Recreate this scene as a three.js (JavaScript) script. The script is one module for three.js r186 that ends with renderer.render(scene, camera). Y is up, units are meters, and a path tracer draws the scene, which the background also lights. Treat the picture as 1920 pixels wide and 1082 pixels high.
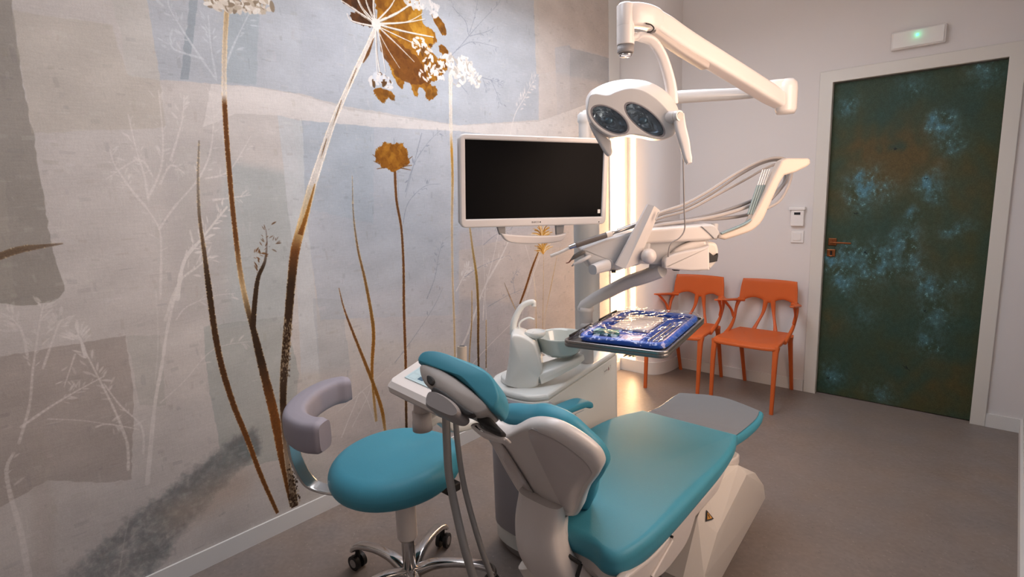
import * as THREE from 'three';
import { RoundedBoxGeometry } from 'three/addons/geometries/RoundedBoxGeometry.js';
import { ConvexGeometry } from 'three/addons/geometries/ConvexGeometry.js';
import { mergeGeometries, mergeVertices, toCreasedNormals } from 'three/addons/utils/BufferGeometryUtils.js';
import { RectAreaLightUniformsLib } from 'three/addons/lights/RectAreaLightUniformsLib.js';
import { ImprovedNoise } from 'three/addons/math/ImprovedNoise.js';

// ---------------------------------------------------------------- camera, light, exposure
// world: mural wall is x = 0, door wall is z = 0, floor is y = 0 (metres)
const scene = new THREE.Scene();
scene.background = new THREE.Color(0.02, 0.02, 0.022);
const camera = new THREE.PerspectiveCamera(55.44, 1920 / 1082, 0.02, 60);
camera.position.set(2.34, 1.46, 4.17);
{
  const X = new THREE.Vector3(0.73939175, -0.03572541, -0.67232696), Y = new THREE.Vector3(-0.08612384, 0.98536889, -0.14707422), Z = new THREE.Vector3(0.66774436, 0.16664884, 0.72549682);
  camera.quaternion.setFromRotationMatrix(new THREE.Matrix4().makeBasis(X, Y, Z));
}
const renderer = new THREE.WebGLRenderer();
renderer.toneMapping = THREE.LinearToneMapping;
renderer.toneMappingExposure = 1.0;
renderer.shadowMap.enabled = true;
RectAreaLightUniformsLib.init();
function areaLight(w, h, color, intensity, pos, target) {
  const l = new THREE.RectAreaLight(color, intensity, w, h);
  l.position.set(...pos); l.lookAt(...target); l.castShadow = true; scene.add(l); return l;
}
// ---------------------------------------------------------------- helpers
const TAU = Math.PI * 2, R = (d) => d * Math.PI / 180;
const V = (x, y, z) => new THREE.Vector3(x, y, z);
let _s = 7;
const rnd = () => { _s = (_s * 1664525 + 1013904223) >>> 0; return _s / 4294967296; };
const noise = new ImprovedNoise();
const used = {}, origin = new WeakMap();
function numbered(n) { const k = used[n] = (used[n] ?? -1) + 1; return k ? n + '_' + String(k).padStart(3, '0') : n; }
function shade(o) { o.castShadow = true; o.receiveShadow = true; return o; }
function thing(name, label, category, pos = [0, 0, 0], group) {
  const o = new THREE.Group(); o.name = numbered(name); o.position.set(...pos); scene.add(o);
  o.userData = { label, category }; if (group) o.userData.group = group;
  origin.set(o, V(...pos)); return o;
}
// geometry is given in world metres and moved into the frame of its thing
function part(name, geo, mat, parent, label) {
  const m = shade(new THREE.Mesh(geo, mat)); m.name = name;
  const o = origin.get(parent); if (o) { geo.translate(-o.x, -o.y, -o.z); origin.set(m, o); }
  if (label) m.userData.label = label;
  parent.add(m); return m;
}
function single(name, geo, mat, label, category, group) {
  const m = shade(new THREE.Mesh(geo, mat)); m.name = numbered(name); m.userData = { label, category }; if (group) m.userData.group = group;
  scene.add(m); return m;
}
function struct(name, geo, mat, parent = scene) {
  const m = shade(new THREE.Mesh(geo, mat)); m.name = name; if (parent === scene) m.userData.kind = 'structure';
  parent.add(m); return m;
}
function mat(color, rough = 0.5, extra = {}) {
  return new THREE.MeshPhysicalMaterial({ color, roughness: rough, ...extra });
}
function clean(g) { g = g.index ? g.toNonIndexed() : g; for (const k of Object.keys(g.attributes)) if (!['position', 'normal', 'uv'].includes(k)) g.deleteAttribute(k); if (!g.attributes.uv) g.setAttribute('uv', new THREE.Float32BufferAttribute(new Float32Array(g.attributes.position.count * 2), 2)); return g; }
const merge = (...gs) => mergeGeometries(gs.flat().map(clean));
const box = (w, h, d, x = 0, y = 0, z = 0) => new THREE.BoxGeometry(w, h, d).translate(x, y, z);
const rbox = (w, h, d, r, x = 0, y = 0, z = 0, s = 3) => new RoundedBoxGeometry(w, h, d, s, r).translate(x, y, z);
const span = (x0, x1, y0, y1, z0, z1) => box(x1 - x0, y1 - y0, z1 - z0, (x0 + x1) / 2, (y0 + y1) / 2, (z0 + z1) / 2);
const cyl = (r0, r1, h, x = 0, y = 0, z = 0, s = 32) => new THREE.CylinderGeometry(r1, r0, h, s).translate(x, y + h / 2, z);
const lathe = (p, s = 40) => new THREE.LatheGeometry(p.map(([r, y]) => new THREE.Vector2(r, y)), s);
// cylinder between two points
function rod(a, b, r0, r1 = r0, s = 20) {
  a = V(...a); b = V(...b); const d = b.clone().sub(a), g = new THREE.CylinderGeometry(r1, r0, d.length(), s);
  g.applyQuaternion(new THREE.Quaternion().setFromUnitVectors(V(0, 1, 0), d.clone().normalize())); const c = a.add(b).multiplyScalar(0.5);
  return g.translate(c.x, c.y, c.z);
}
// smooth curve through 2D points; a point repeated as [x, y, 1] stays a corner
function smooth2(pts, closed = true, per = 8) {
  const out = [], n = pts.length, P = (i) => closed ? pts[(i + n) % n] : pts[Math.max(0, Math.min(n - 1, i))];
  for (let i = 0; i < (closed ? n : n - 1); i++) {
    const p1 = P(i), p2 = P(i + 1), p0 = p1[2] ? p1 : P(i - 1), p3 = p2[2] ? p2 : P(i + 2);
    if (p1[2] && p2[2]) { out.push([p1[0], p1[1]]); continue; }
    for (let k = 0; k < per; k++) {
      const t = k / per, f = (a, b, c, d) => 0.5 * (2 * b + (c - a) * t + (2 * a - 5 * b + 4 * c - d) * t * t + (3 * b - a - 3 * c + d) * t * t * t);
      out.push([f(p0[0], p1[0], p2[0], p3[0]), f(p0[1], p1[1], p2[1], p3[1])]);
    }
  }
  if (!closed) out.push([P(n - 1)[0], P(n - 1)[1]]);
  return out;
}
const shapeOf = (pts) => new THREE.Shape(pts.map(([x, y]) => new THREE.Vector2(x, y)));
// extruded outline in the xy plane with rounded edges, centred on z = 0
function slab(pts, depth, bevel = 0.004, seg = 3, holes = []) {
  const s = shapeOf(pts); for (const h of holes) s.holes.push(new THREE.Path(h.map(([x, y]) => new THREE.Vector2(x, y))));
  const g = new THREE.ExtrudeGeometry(s, { depth: Math.max(0.0004, depth - 2 * bevel), bevelEnabled: bevel > 0, bevelThickness: bevel, bevelSize: bevel, bevelOffset: -bevel, bevelSegments: seg, curveSegments: 12 });
  g.translate(0, 0, -Math.max(0.0004, depth - 2 * bevel) / 2);
  return g;
}
const soft = (g, a = 0.7) => { const h = g.clone(); h.deleteAttribute('uv'); h.deleteAttribute('normal'); return toCreasedNormals(mergeVertices(h, 1e-5), a); };
// a sweep along points with an elliptical (or boxy) section; sect(t) -> [half width, half height, exponent]
function sweep(pts, sect, { n = 40, m = 20, side = null, straight = false } = {}) {
  const P = pts.map((p) => V(...p)), curve = straight ? new THREE.CurvePath() : new THREE.CatmullRomCurve3(P, false, 'centripetal');
  if (straight) for (let i = 1; i < P.length; i++) curve.add(new THREE.LineCurve3(P[i - 1], P[i]));
  const pos = [], uv = [], idx = [];
  let prev = null;
  for (let i = 0; i <= n; i++) {
    const t = i / n, p = curve.getPoint(t), d = curve.getTangent(t).normalize();
    let a = side ? V(...side) : (prev ? prev.clone() : (Math.abs(d.y) > 0.9 ? V(1, 0, 0) : V(0, 1, 0).cross(d)));
    a.sub(d.clone().multiplyScalar(a.dot(d))).normalize(); prev = a.clone();
    const b = d.clone().cross(a), [w, h, e = 2] = sect(t);
    for (let k = 0; k <= m; k++) {
      const th = k / m * TAU, c = Math.cos(th), s = Math.sin(th), cc = Math.sign(c) * Math.abs(c) ** (2 / e) * w, ss = Math.sign(s) * Math.abs(s) ** (2 / e) * h;
      pos.push(p.x + a.x * cc + b.x * ss, p.y + a.y * cc + b.y * ss, p.z + a.z * cc + b.z * ss); uv.push(k / m, t);
    }
  }
  for (let i = 0; i < n; i++) for (let k = 0; k < m; k++) { const q = i * (m + 1) + k; idx.push(q, q + 1, q + m + 1, q + 1, q + m + 2, q + m + 1); }
  for (const i of [0, n]) {   // end caps
    const c = pos.length / 3, p = curve.getPoint(i / n); pos.push(p.x, p.y, p.z); uv.push(0.5, 0.5);
    const st = pos.length / 3;
    for (let k = 0; k <= m; k++) { const q = i * (m + 1) + k; pos.push(pos[q * 3], pos[q * 3 + 1], pos[q * 3 + 2]); uv.push(0.5, 0.5); }
    for (let k = 0; k < m; k++) i ? idx.push(c, st + k, st + k + 1) : idx.push(c, st + k + 1, st + k);
  }
  const g = new THREE.BufferGeometry(); g.setAttribute('position', new THREE.Float32BufferAttribute(pos, 3)); g.setAttribute('uv', new THREE.Float32BufferAttribute(uv, 2)); g.setIndex(idx); g.computeVertexNormals();
  return g;
}
const hose = (pts, r, n = 48, m = 12) => sweep(pts, () => [r, r], { n, m });
// widths eased between stations: ease([[t, w, h], ...])
const ease = (st, e) => (t) => { let i = 0; while (i < st.length - 2 && t > st[i + 1][0]) i++; const [t0, a0, b0] = st[i], [t1, a1, b1] = st[i + 1]; let k = Math.max(0, Math.min(1, (t - t0) / (t1 - t0))); k = k * k * (3 - 2 * k); return [a0 + (a1 - a0) * k, b0 + (b1 - b0) * k, e]; };
// cushion: closed outline in xz, thickness along y (0 = underside), rounded rim, crown dome; form(v) may bend it
function cushion(outline, thick, round, { dome = 0, form = null, rings = 10, arc = 6, under = true } = {}) {
  const n = outline.length; let cx = 0, cz = 0; for (const [x, z] of outline) { cx += x / n; cz += z / n; }
  const st = [];
  for (let k = 0; k <= rings; k++) st.push([k / rings, 0, 0]);
  const rowsOf = [];
  const r = Math.min(round, thick / 2);
  for (let k = 0; k <= rings; k++) rowsOf.push({ f: k / rings, inset: round, y: thick });
  for (let k = 1; k <= arc; k++) { const a = k / arc * Math.PI / 2; rowsOf.push({ f: 1, inset: round * (1 - Math.sin(a)), y: thick - r * (1 - Math.cos(a)) }); }
  for (let k = 0; k <= arc; k++) { const a = k / arc * Math.PI / 2; rowsOf.push({ f: 1, inset: r * (1 - Math.cos(a)) * 0.9, y: r * (1 - Math.sin(a)) }); }
  for (let k = rings - 1; k >= 0; k -= 2) rowsOf.push({ f: k / rings, inset: r * 0.9, y: 0 });
  rowsOf.push({ f: 0, inset: 0, y: 0 });
  const pos = [], uv = [], idx = [], v = V(0, 0, 0);
  for (const { f, inset, y } of rowsOf) for (let i = 0; i <= n; i++) {
    const [ox, oz] = outline[i % n], dx = ox - cx, dz = oz - cz, L = Math.hypot(dx, dz), q = Math.max(0, L - inset) / L * f;
    v.set(cx + dx * q, y + (y > thick - r - 1e-6 ? dome * (1 - f * f) : 0), cz + dz * q);
    uv.push(v.x, v.z); if (form) form(v); pos.push(v.x, v.y, v.z);
  }
  for (let j = 0; j < rowsOf.length - 1; j++) for (let i = 0; i < n; i++) { const a = j * (n + 1) + i, b = a + n + 1; idx.push(a, a + 1, b, a + 1, b + 1, b); }
  let g = new THREE.BufferGeometry(); g.setAttribute('position', new THREE.Float32BufferAttribute(pos, 3)); g.setAttribute('uv', new THREE.Float32BufferAttribute(uv, 2)); g.setIndex(idx); g.computeVertexNormals();
  // orientation check: the top must look up in outline space
  let area = 0; for (let i = 0; i < n; i++) { const [x0, z0] = outline[i], [x1, z1] = outline[(i + 1) % n]; area += x0 * z1 - x1 * z0; }
  if (area > 0) { const a = g.index.array; for (let i = 0; i < a.length; i += 3) { const q = a[i]; a[i] = a[i + 1]; a[i + 1] = q; } g.computeVertexNormals(); }
  return g;
}
// frame given by an origin and three axes: geometry built in (s, t, depth) is carried there
const frame = (o, a, b, c) => new THREE.Matrix4().makeBasis(V(...a), V(...b), V(...c)).setPosition(V(...o));
const put = (g, m) => { g.applyMatrix4(m); return g; };
// textures
function paint(w, h, draw, { srgb = true, wrap = false } = {}) {
  const c = document.createElement('canvas'); c.width = w; c.height = h; draw(c.getContext('2d'), w, h);
  const t = new THREE.CanvasTexture(c); if (srgb) t.colorSpace = THREE.SRGBColorSpace;
  t.magFilter = THREE.LinearFilter; if (wrap) t.wrapS = t.wrapT = THREE.RepeatWrapping; return t;
}
function field(n, f, { srgb = false } = {}) {   // tiling DataTexture from f(u, v) -> [r, g, b] 0..1
  const d = new Uint8Array(n * n * 4);
  for (let j = 0; j < n; j++) for (let i = 0; i < n; i++) { const c = f(i / n, j / n), o = (j * n + i) * 4; for (let k = 0; k < 3; k++) d[o + k] = Math.max(0, Math.min(255, Math.round(c[k] * 255))); d[o + 3] = 255; }
  const t = new THREE.DataTexture(d, n, n); t.wrapS = t.wrapT = THREE.RepeatWrapping; t.magFilter = THREE.LinearFilter; t.minFilter = THREE.LinearMipmapLinearFilter; if (srgb) t.colorSpace = THREE.SRGBColorSpace; t.needsUpdate = true; return t;
}
// tiling noise: blend of shifted copies
function tnoise(u, v, s) {
  const f = (x, y) => noise.noise(x * s + 3.1, y * s + 7.7, s * 0.37), a = u, b = v;
  return f(u, v) * (1 - a) * (1 - b) + f(u - 1, v) * a * (1 - b) + f(u, v - 1) * (1 - a) * b + f(u - 1, v - 1) * a * b;
}
// ---------------------------------------------------------------- materials of the room
const M = {};
{
  const grain = field(256, (u, v) => { const k = 0.5 + 0.25 * tnoise(u, v, 40) + 0.25 * (rnd() - 0.5); return [k, k, k]; });
  grain.repeat.set(2, 2);
  M.wall = mat('#d9d6d5', 0.85, { bumpMap: grain, bumpScale: 0.0006 });
  M.ceiling = mat('#e6e4e1', 0.9);
  M.trim = mat('#dcdcda', 0.45);
  M.frame = mat('#d5d3cd', 0.4);
  // linoleum: grey brown with a soft marbled grain and small pale and dark flecks
  const N = 1024, c = document.createElement('canvas'); c.width = c.height = N; const x = c.getContext('2d'), im = x.createImageData(N, N);
  for (let j = 0; j < N; j++) for (let i = 0; i < N; i++) {
    const u = i / N, v = j / N, k = tnoise(u, v, 5) * 0.32 + tnoise(u, v, 14) * 0.32 + tnoise(u, v * 1, 60) * 0.5 + (rnd() - 0.5) * 0.3, o = (j * N + i) * 4, w = tnoise(v, u, 7);
    im.data[o] = 131 + 17 * k + 5 * w; im.data[o + 1] = 121 + 16 * k; im.data[o + 2] = 115 + 15 * k - 5 * w; im.data[o + 3] = 255;
  }
  x.putImageData(im, 0, 0);
  for (let k = 0; k < 1500; k++) { const a = rnd() * TAU, l = 2 + rnd() * 9, px = rnd() * N, py = rnd() * N; x.strokeStyle = rnd() < 0.55 ? `rgba(196,182,168,${0.15 + rnd() * 0.45})` : `rgba(58,52,50,${0.1 + rnd() * 0.3})`; x.lineWidth = 0.8 + rnd() * 1.8; x.beginPath(); x.moveTo(px, py); x.lineTo(px + Math.cos(a) * l, py + Math.sin(a) * l * 0.6); x.stroke(); }
  const t = new THREE.CanvasTexture(c); t.colorSpace = THREE.SRGBColorSpace; t.wrapS = t.wrapT = THREE.RepeatWrapping; t.magFilter = THREE.LinearFilter;
  M.floor = mat('#ffffff', 0.42, { map: t, bumpMap: grain, bumpScale: 0.0004, specularIntensity: 0.6 });
}
// ---------------------------------------------------------------- room shell
const RX = 2.47, RZ = 6.0, RY = 3.15;
{
  const g = new THREE.BoxGeometry(RX + 0.4, 0.12, RZ + 0.4); const p = g.attributes.position, uv = g.attributes.uv;
  for (let i = 0; i < p.count; i++) uv.setXY(i, p.getX(i) / 1.1, p.getZ(i) / 1.1);
  struct('floor', g.translate(RX / 2, -0.06, RZ / 2), M.floor);
  struct('ceiling', span(-0.2, RX + 0.2, RY, RY + 0.12, -0.2, RZ + 0.2), M.ceiling);
  struct('wall_left', span(-0.16, 0, 0, RY, -0.16, RZ + 0.16), M.wall);
  struct('wall_right', span(RX, RX + 0.16, 0, RY, -0.16, RZ + 0.16), M.wall);
  struct('wall_front', span(-0.16, RX + 0.16, 0, RY, RZ, RZ + 0.16), M.wall);
  // door wall with its opening
  const s = shapeOf([[-0.16, 0], [1.375, 0], [1.375, 2.125], [2.252, 2.125], [2.252, 0], [RX + 0.16, 0], [RX + 0.16, RY], [-0.16, RY]]);
  struct('wall_back', new THREE.ExtrudeGeometry(s, { depth: 0.16, bevelEnabled: false }).translate(0, 0, -0.16), M.wall);
  struct('baseboard_left', merge(span(0, 0.012, 0, 0.078, 0.34, RZ)), M.trim);
  struct('baseboard_back', span(0.38, 1.312, 0, 0.082, 0, 0.012), M.trim);
  struct('baseboard_rear', span(2.308, RX, 0, 0.082, 0, 0.012), M.trim).name = 'baseboard_back_right';
  struct('baseboard_right', span(RX - 0.012, RX, 0, 0.082, 0.012, RZ), M.trim);
  // white corner strip between the mural and the light column
  struct('trim_1', rbox(0.008, 2.9, 0.145, 0.002, 0.004, 1.528, 0.4075), M.trim);
}
// rounded corner column with a vertical light slot against the mural wall
{
  const face = [], x0 = 0.135, z0 = 0.32, cx = 0.352;
  // quarter of a superellipse from the slot edge round to the door wall
  for (let i = 0; i <= 28; i++) { const a = i / 28 * Math.PI / 2, e = 2 / 3.2; face.push([x0 + 0.02 + (cx - x0 - 0.02) * Math.sin(a) ** e, z0 * Math.cos(a) ** e]); }
  const upper = [[0, -0.05], [0, z0], ...face, [cx, -0.05]].map(([x, z]) => [x, -z]);
  const lowX = upper, mid = [[x0, 0.0], [x0, 0.2], [x0, z0 - 0.004], [x0 + 0.008, z0], ...face, [cx, -0.05], [x0, -0.05]].map(([x, z]) => [x, -z]);
  const ext = (pts, y0, y1) => new THREE.ExtrudeGeometry(shapeOf(pts), { depth: y1 - y0, bevelEnabled: false }).rotateX(-Math.PI / 2).translate(0, y0, 0);
  const col = struct('wall_column', merge(soft(ext(mid, 0.082, 2.02), 0.5), soft(ext(upper, 2.02, RY), 0.5), soft(ext(upper, 0, 0.1), 0.5), span(0, x0, 0.05, 2.1, 0, 0.2)), M.wall);
  const base = [[0, 0.332], [x0 + 0.02, 0.332], ...face.map(([x, z]) => [x + 0.012, z + 0.012]), [cx + 0.012, 0]].map(([x, z]) => [x, -z]);
  struct('baseboard_column', soft(ext([[0, 0], ...base], 0, 0.1), 0.5), M.trim);
}
// the light strip in the slot: a diffuser bar and its light
{
  const t = thing('light_strip', 'tall warm glowing light strip in the slot beside the rounded corner column', 'light strip', [0.075, 0.1, 0.24]);
  part('diffuser', rbox(0.05, 1.88, 0.03, 0.008, 0.078, 1.05, 0.222), mat('#fff3c8', 0.6, { emissive: '#fff0a8', emissiveIntensity: 1.25 }), t);
  part('channel', merge(span(0.05, 0.053, 0.11, 1.99, 0.2, 0.245), span(0.103, 0.106, 0.11, 1.99, 0.2, 0.245)), mat('#d8d8d4', 0.3, { metalness: 0.8 }), t);
  areaLight(0.05, 1.86, '#ffcc98', 75, [0.078, 1.05, 0.2395], [0.078, 1.05, 2]);
}
// ---------------------------------------------------------------- printed mural: metres across (from the camera's end) and up
{
  const W = 3.82, H = 2.87, PX = 536;
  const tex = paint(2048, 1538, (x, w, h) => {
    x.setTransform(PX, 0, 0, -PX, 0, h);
    x.fillStyle = '#c4bfbb'; x.fillRect(0, 0, W, H);
    const jag = (pts, a) => { const out = []; for (let i = 0; i < pts.length; i++) { const p = pts[i], q = pts[(i + 1) % pts.length], n = Math.max(1, Math.ceil(Math.hypot(q[0] - p[0], q[1] - p[1]) / 0.02)); for (let k = 0; k < n; k++) out.push([p[0] + (q[0] - p[0]) * k / n + (rnd() - .5) * a, p[1] + (q[1] - p[1]) * k / n + (rnd() - .5) * a]); } return out; };
    const poly = (pts, c, a = 1, j = 0.006, blur = 0) => { x.globalAlpha = a; x.fillStyle = c; if (blur) x.filter = `blur(${blur}px)`; x.beginPath(); jag(pts, j).forEach((p, i) => i ? x.lineTo(...p) : x.moveTo(...p)); x.fill(); x.filter = 'none'; x.globalAlpha = 1; };
    // broad painted fields
    poly([[.424, 2.101], [.451, 2.107], [.441, 1.872], [.446, 1.71], [.443, 1.371], [.458, 1.199], [.422, 1.167], [.342, 1.165], [.248, 1.206], [.375, 2.091]], '#928d86', .8);
    poly([[.308, 1.624], [.359, 1.56], [.341, 1.345], [.333, 1.192], [.246, 1.19]], '#a39d97', .7);
    poly([[.447, 2.076], [.704, 2.081], [.727, 1.925], [.828, 1.919], [.824, 1.75], [.444, 1.71], [.443, 1.888]], '#b7aea3', .4);
    poly([[.715, 2.165], [.822, 2.188], [.828, 1.915], [.727, 1.921], [.725, 2.064]], '#bfbdb8', .9);
    poly([[.822, 2.188], [1.776, 2.397], [2.329, 2.517], [3.017, 2.667], [2.985, 1.936], [2.283, 1.857], [1.586, 1.894], [1.356, 1.927], [1.175, 1.935], [.828, 1.919]], '#b2b7bd', 1, .005);
    poly([[.961, 2.219], [.993, 2.226], [.95, 2.048], [.921, 1.931], [.895, 1.927], [.925, 2.063]], '#939da5', .8);
    poly([[1.221, 2.235], [1.39, 2.249], [1.361, 1.929], [1.218, 1.935]], '#b6bcc1', .7);
    poly([[1.405, 2.273], [1.599, 2.313], [1.586, 1.894], [1.369, 1.93]], '#b0b5bd', .8);
    poly([[1.087, 2.246], [1.226, 2.276], [1.175, 1.941], [1.061, 1.938]], '#a2adb3', .6);
    poly([[1.77, 2.324], [2.288, 2.481], [2.283, 1.857], [1.731, 1.895]], '#b1b6be', .5, .006, 5);
    poly([[2.965, 2.656], [3.855, 2.85], [3.851, 2.441], [3.442, 2.451], [3.284, 2.289], [2.971, 2.214]], '#c4bcb6', .9);
    poly([[3.171, 2.407], [3.337, 2.451], [3.345, 1.909], [3.181, 1.881]], '#b4b6ba', .7);
    poly([[3.337, 2.433], [3.851, 2.441], [3.849, 2.251], [3.566, 2.182], [3.428, 1.914], [3.325, 2.05]], '#a5a7ad', .7);
    poly([[2.999, 2.25], [3.849, 2.251], [3.837, 1.173], [2.955, 1.233]], '#c9beb8', .5, .01, 6);
    // cool lower fields
    poly([[1.345, 1.817], [1.723, 1.812], [2.28, 1.825], [3.269, 1.826], [3.313, 1.246], [2.234, 1.161], [2.208, .792], [1.354, .925], [1.34, 1.175], [1.332, 1.462]], '#b5b9bf', 1);
    poly([[1.311, 1.836], [1.724, 1.817], [1.681, 1.347], [1.33, 1.439]], '#abb4bc', .5);
    poly([[1.472, 1.006], [2.223, 1.008], [2.239, .625], [1.628, .762]], '#babbc0', .6, .01, 12);
    poly([[1.036, 1.64], [1.32, 1.578], [1.216, .952], [.9, .991], [.928, 1.393]], '#abb1b2', .8, .01, 8);
    poly([[.804, 1.73], [1.026, 1.722], [.962, 1.001], [.769, 1.017]], '#b9b5b2', .7, .01, 10);
    poly([[1.252, 1.834], [1.362, 1.838], [1.337, 1.462], [1.343, 1.027], [1.324, .624], [1.235, .65], [1.263, 1.137], [1.254, 1.465]], '#c2c5c6', .9, .004);
    poly([[1.326, 1.03], [1.472, 1.006], [1.488, .577], [1.324, .624]], '#a8adb1', .5);
    // pale band sweeping to the corner
    poly([[1.001, 1.925], [1.174, 1.932], [1.356, 1.922], [1.585, 1.882], [1.918, 1.866], [2.283, 1.854], [2.985, 1.926], [3.848, 2.174], [3.845, 1.901], [2.926, 1.81], [2.28, 1.825], [1.723, 1.812], [1.344, 1.815], [1.252, 1.83], [1.078, 1.82], [.952, 1.759]], '#d2cdc9', 1, .004);
    poly([[2.243, 1.282], [3.313, 1.246], [3.34, .379], [2.197, .635]], '#c6bab4', .55, .01, 10);
    poly([[2.894, 1.097], [3.36, 1.09], [3.339, .338], [2.866, .485]], '#ccbdb3', .7, .006);
    poly([[2.215, .885], [2.823, .75], [2.801, .277], [2.18, .38]], '#aeaeb3', .6, .01, 8);
    poly([[.861, .995], [1.195, .975], [1.227, .702], [1.137, .325], [.869, .384], [.852, .759]], '#a3a8a5', .7);
    poly([[.27, 1.017], [.416, 1.015], [.606, 1.014], [.601, .79], [.553, .473], [.451, .506], [.327, .57], [.201, .532], [.144, .649]], '#a49b94', .75);
    poly([[.606, 1.011], [.712, .992], [.696, .719], [.615, .744]], '#aeaca6', .5);
    poly([[1.227, .702], [1.81, .575], [2.175, .315], [1.853, .228], [1.18, .255]], '#c8bcb6', .6, .01, 14);
    poly([[1.227, .702], [1.329, .675], [1.3, -.017], [1.193, .007]], '#c3bfb9', .6, .01, 3);
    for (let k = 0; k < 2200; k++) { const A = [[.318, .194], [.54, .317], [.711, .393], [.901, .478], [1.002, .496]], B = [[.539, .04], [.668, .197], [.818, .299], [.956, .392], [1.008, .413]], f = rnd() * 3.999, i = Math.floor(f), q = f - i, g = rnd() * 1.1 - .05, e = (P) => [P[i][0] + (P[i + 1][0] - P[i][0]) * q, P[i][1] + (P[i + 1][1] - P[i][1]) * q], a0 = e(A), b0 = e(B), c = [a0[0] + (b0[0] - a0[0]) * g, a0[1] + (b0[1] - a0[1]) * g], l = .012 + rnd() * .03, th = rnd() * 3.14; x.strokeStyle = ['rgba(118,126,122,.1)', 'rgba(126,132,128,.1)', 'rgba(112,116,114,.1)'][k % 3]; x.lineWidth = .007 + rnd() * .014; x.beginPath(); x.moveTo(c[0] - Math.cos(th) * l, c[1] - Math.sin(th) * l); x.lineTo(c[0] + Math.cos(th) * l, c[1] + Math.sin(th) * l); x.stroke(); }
    poly([[.609, .316], [.867, .361], [.976, .364], [.961, .235], [.65, .206]], '#b7a698', .55, .01, 18);
    poly([[.315, .784], [.345, .755], [.332, .509], [.301, .225], [.242, .259]], '#aea69d', .35, .01, 4);
    // dry-brush dabs
    for (let k = 0; k < 5200; k++) { const u = rnd() * W, v = rnd() * H, l = .008 + rnd() * .035, c = rnd() < .5 ? '214,212,208' : rnd() < .6 ? '112,112,114' : '150,138,126'; x.strokeStyle = `rgba(${c},${.03 + rnd() * .12})`; x.lineWidth = .003 + rnd() * .012; x.beginPath(); x.moveTo(u, v); const up = rnd() < .35; x.lineTo(u + (up ? (rnd() - .5) * .01 : l), v + (up ? l : (rnd() - .5) * .008)); x.stroke(); }
    // twigs: a line with small leaf strokes
    const path = (pts, wd, c, a) => { x.globalAlpha = a; x.strokeStyle = c; x.lineWidth = wd; x.lineCap = 'round'; x.lineJoin = 'round'; wd *= .6; const s = smooth2(pts, false, 6); for (let i = 1; i < s.length; i++) { x.lineWidth = wd * (1.25 - .75 * i / s.length) * (.8 + .4 * rnd()); x.beginPath(); x.moveTo(...s[i - 1]); x.lineTo(...s[i]); x.stroke(); } x.globalAlpha = 1; };
    const leaves = (pts, n, size, c, a, from = .35) => { const s = smooth2(pts, false, 8); x.fillStyle = c; for (let k = 0; k < n; k++) { const i = Math.floor((from + (1 - from) * rnd()) * (s.length - 2)), p = s[i], q = s[i + 1], th = Math.atan2(q[1] - p[1], q[0] - p[0]) + (rnd() < .5 ? 1 : -1) * (.35 + rnd() * .7), l = size * .74 * (.5 + rnd()); const o = [p[0] + Math.cos(th) * l * .9 * rnd(), p[1] + Math.sin(th) * l * .9 * rnd()]; x.globalAlpha = a * (.5 + .5 * rnd()); x.beginPath(); const hw = l * (.1 + .1 * rnd()), ct = Math.cos(th), sn = Math.sin(th); x.moveTo(...o); x.quadraticCurveTo(o[0] + ct * l * .45 - sn * hw * 2, o[1] + sn * l * .45 + ct * hw * 2, o[0] + ct * l, o[1] + sn * l); x.quadraticCurveTo(o[0] + ct * l * .55 + sn * hw, o[1] + sn * l * .55 - ct * hw, ...o); x.fill(); } x.globalAlpha = 1; };
    const twig = (pts, wd, c, a, n = 0, size = .03, from = .35) => { path(pts, wd, c, a); if (n) leaves(pts, n, size, c, a * 1.3 > 1 ? 1 : a * 1.2, from); };
    const pale = '#d8d3cf';
    for (const [p, n] of [[[[.729, 1.128], [.752, 1.285], [.758, 1.384], [.728, 1.463]], 4], [[[.728, 1.463], [.688, 1.531], [.651, 1.614], [.643, 1.668]], 22], [[[.737, 1.492], [.735, 1.577], [.722, 1.671], [.713, 1.789]], 20], [[[.758, 1.384], [.815, 1.46], [.914, 1.568], [.971, 1.679], [1, 1.842], [.985, 1.909]], 20], [[[.738, 1.501], [.788, 1.597], [.811, 1.712], [.818, 1.881]], 22], [[[.782, 1.549], [.825, 1.616], [.866, 1.587]], 16], [[[.76, 1.577], [.725, 1.634], [.622, 1.568]], 14], [[[.827, 1.636], [.88, 1.773], [.901, 1.871]], 14], [[[.939, 1.568], [1.031, 1.599], [1.131, 1.738]], 12], [[[.958, 1.485], [1.04, 1.493], [1.104, 1.502]], 10]]) twig(p, .012, pale, .5, n, .03);
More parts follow.
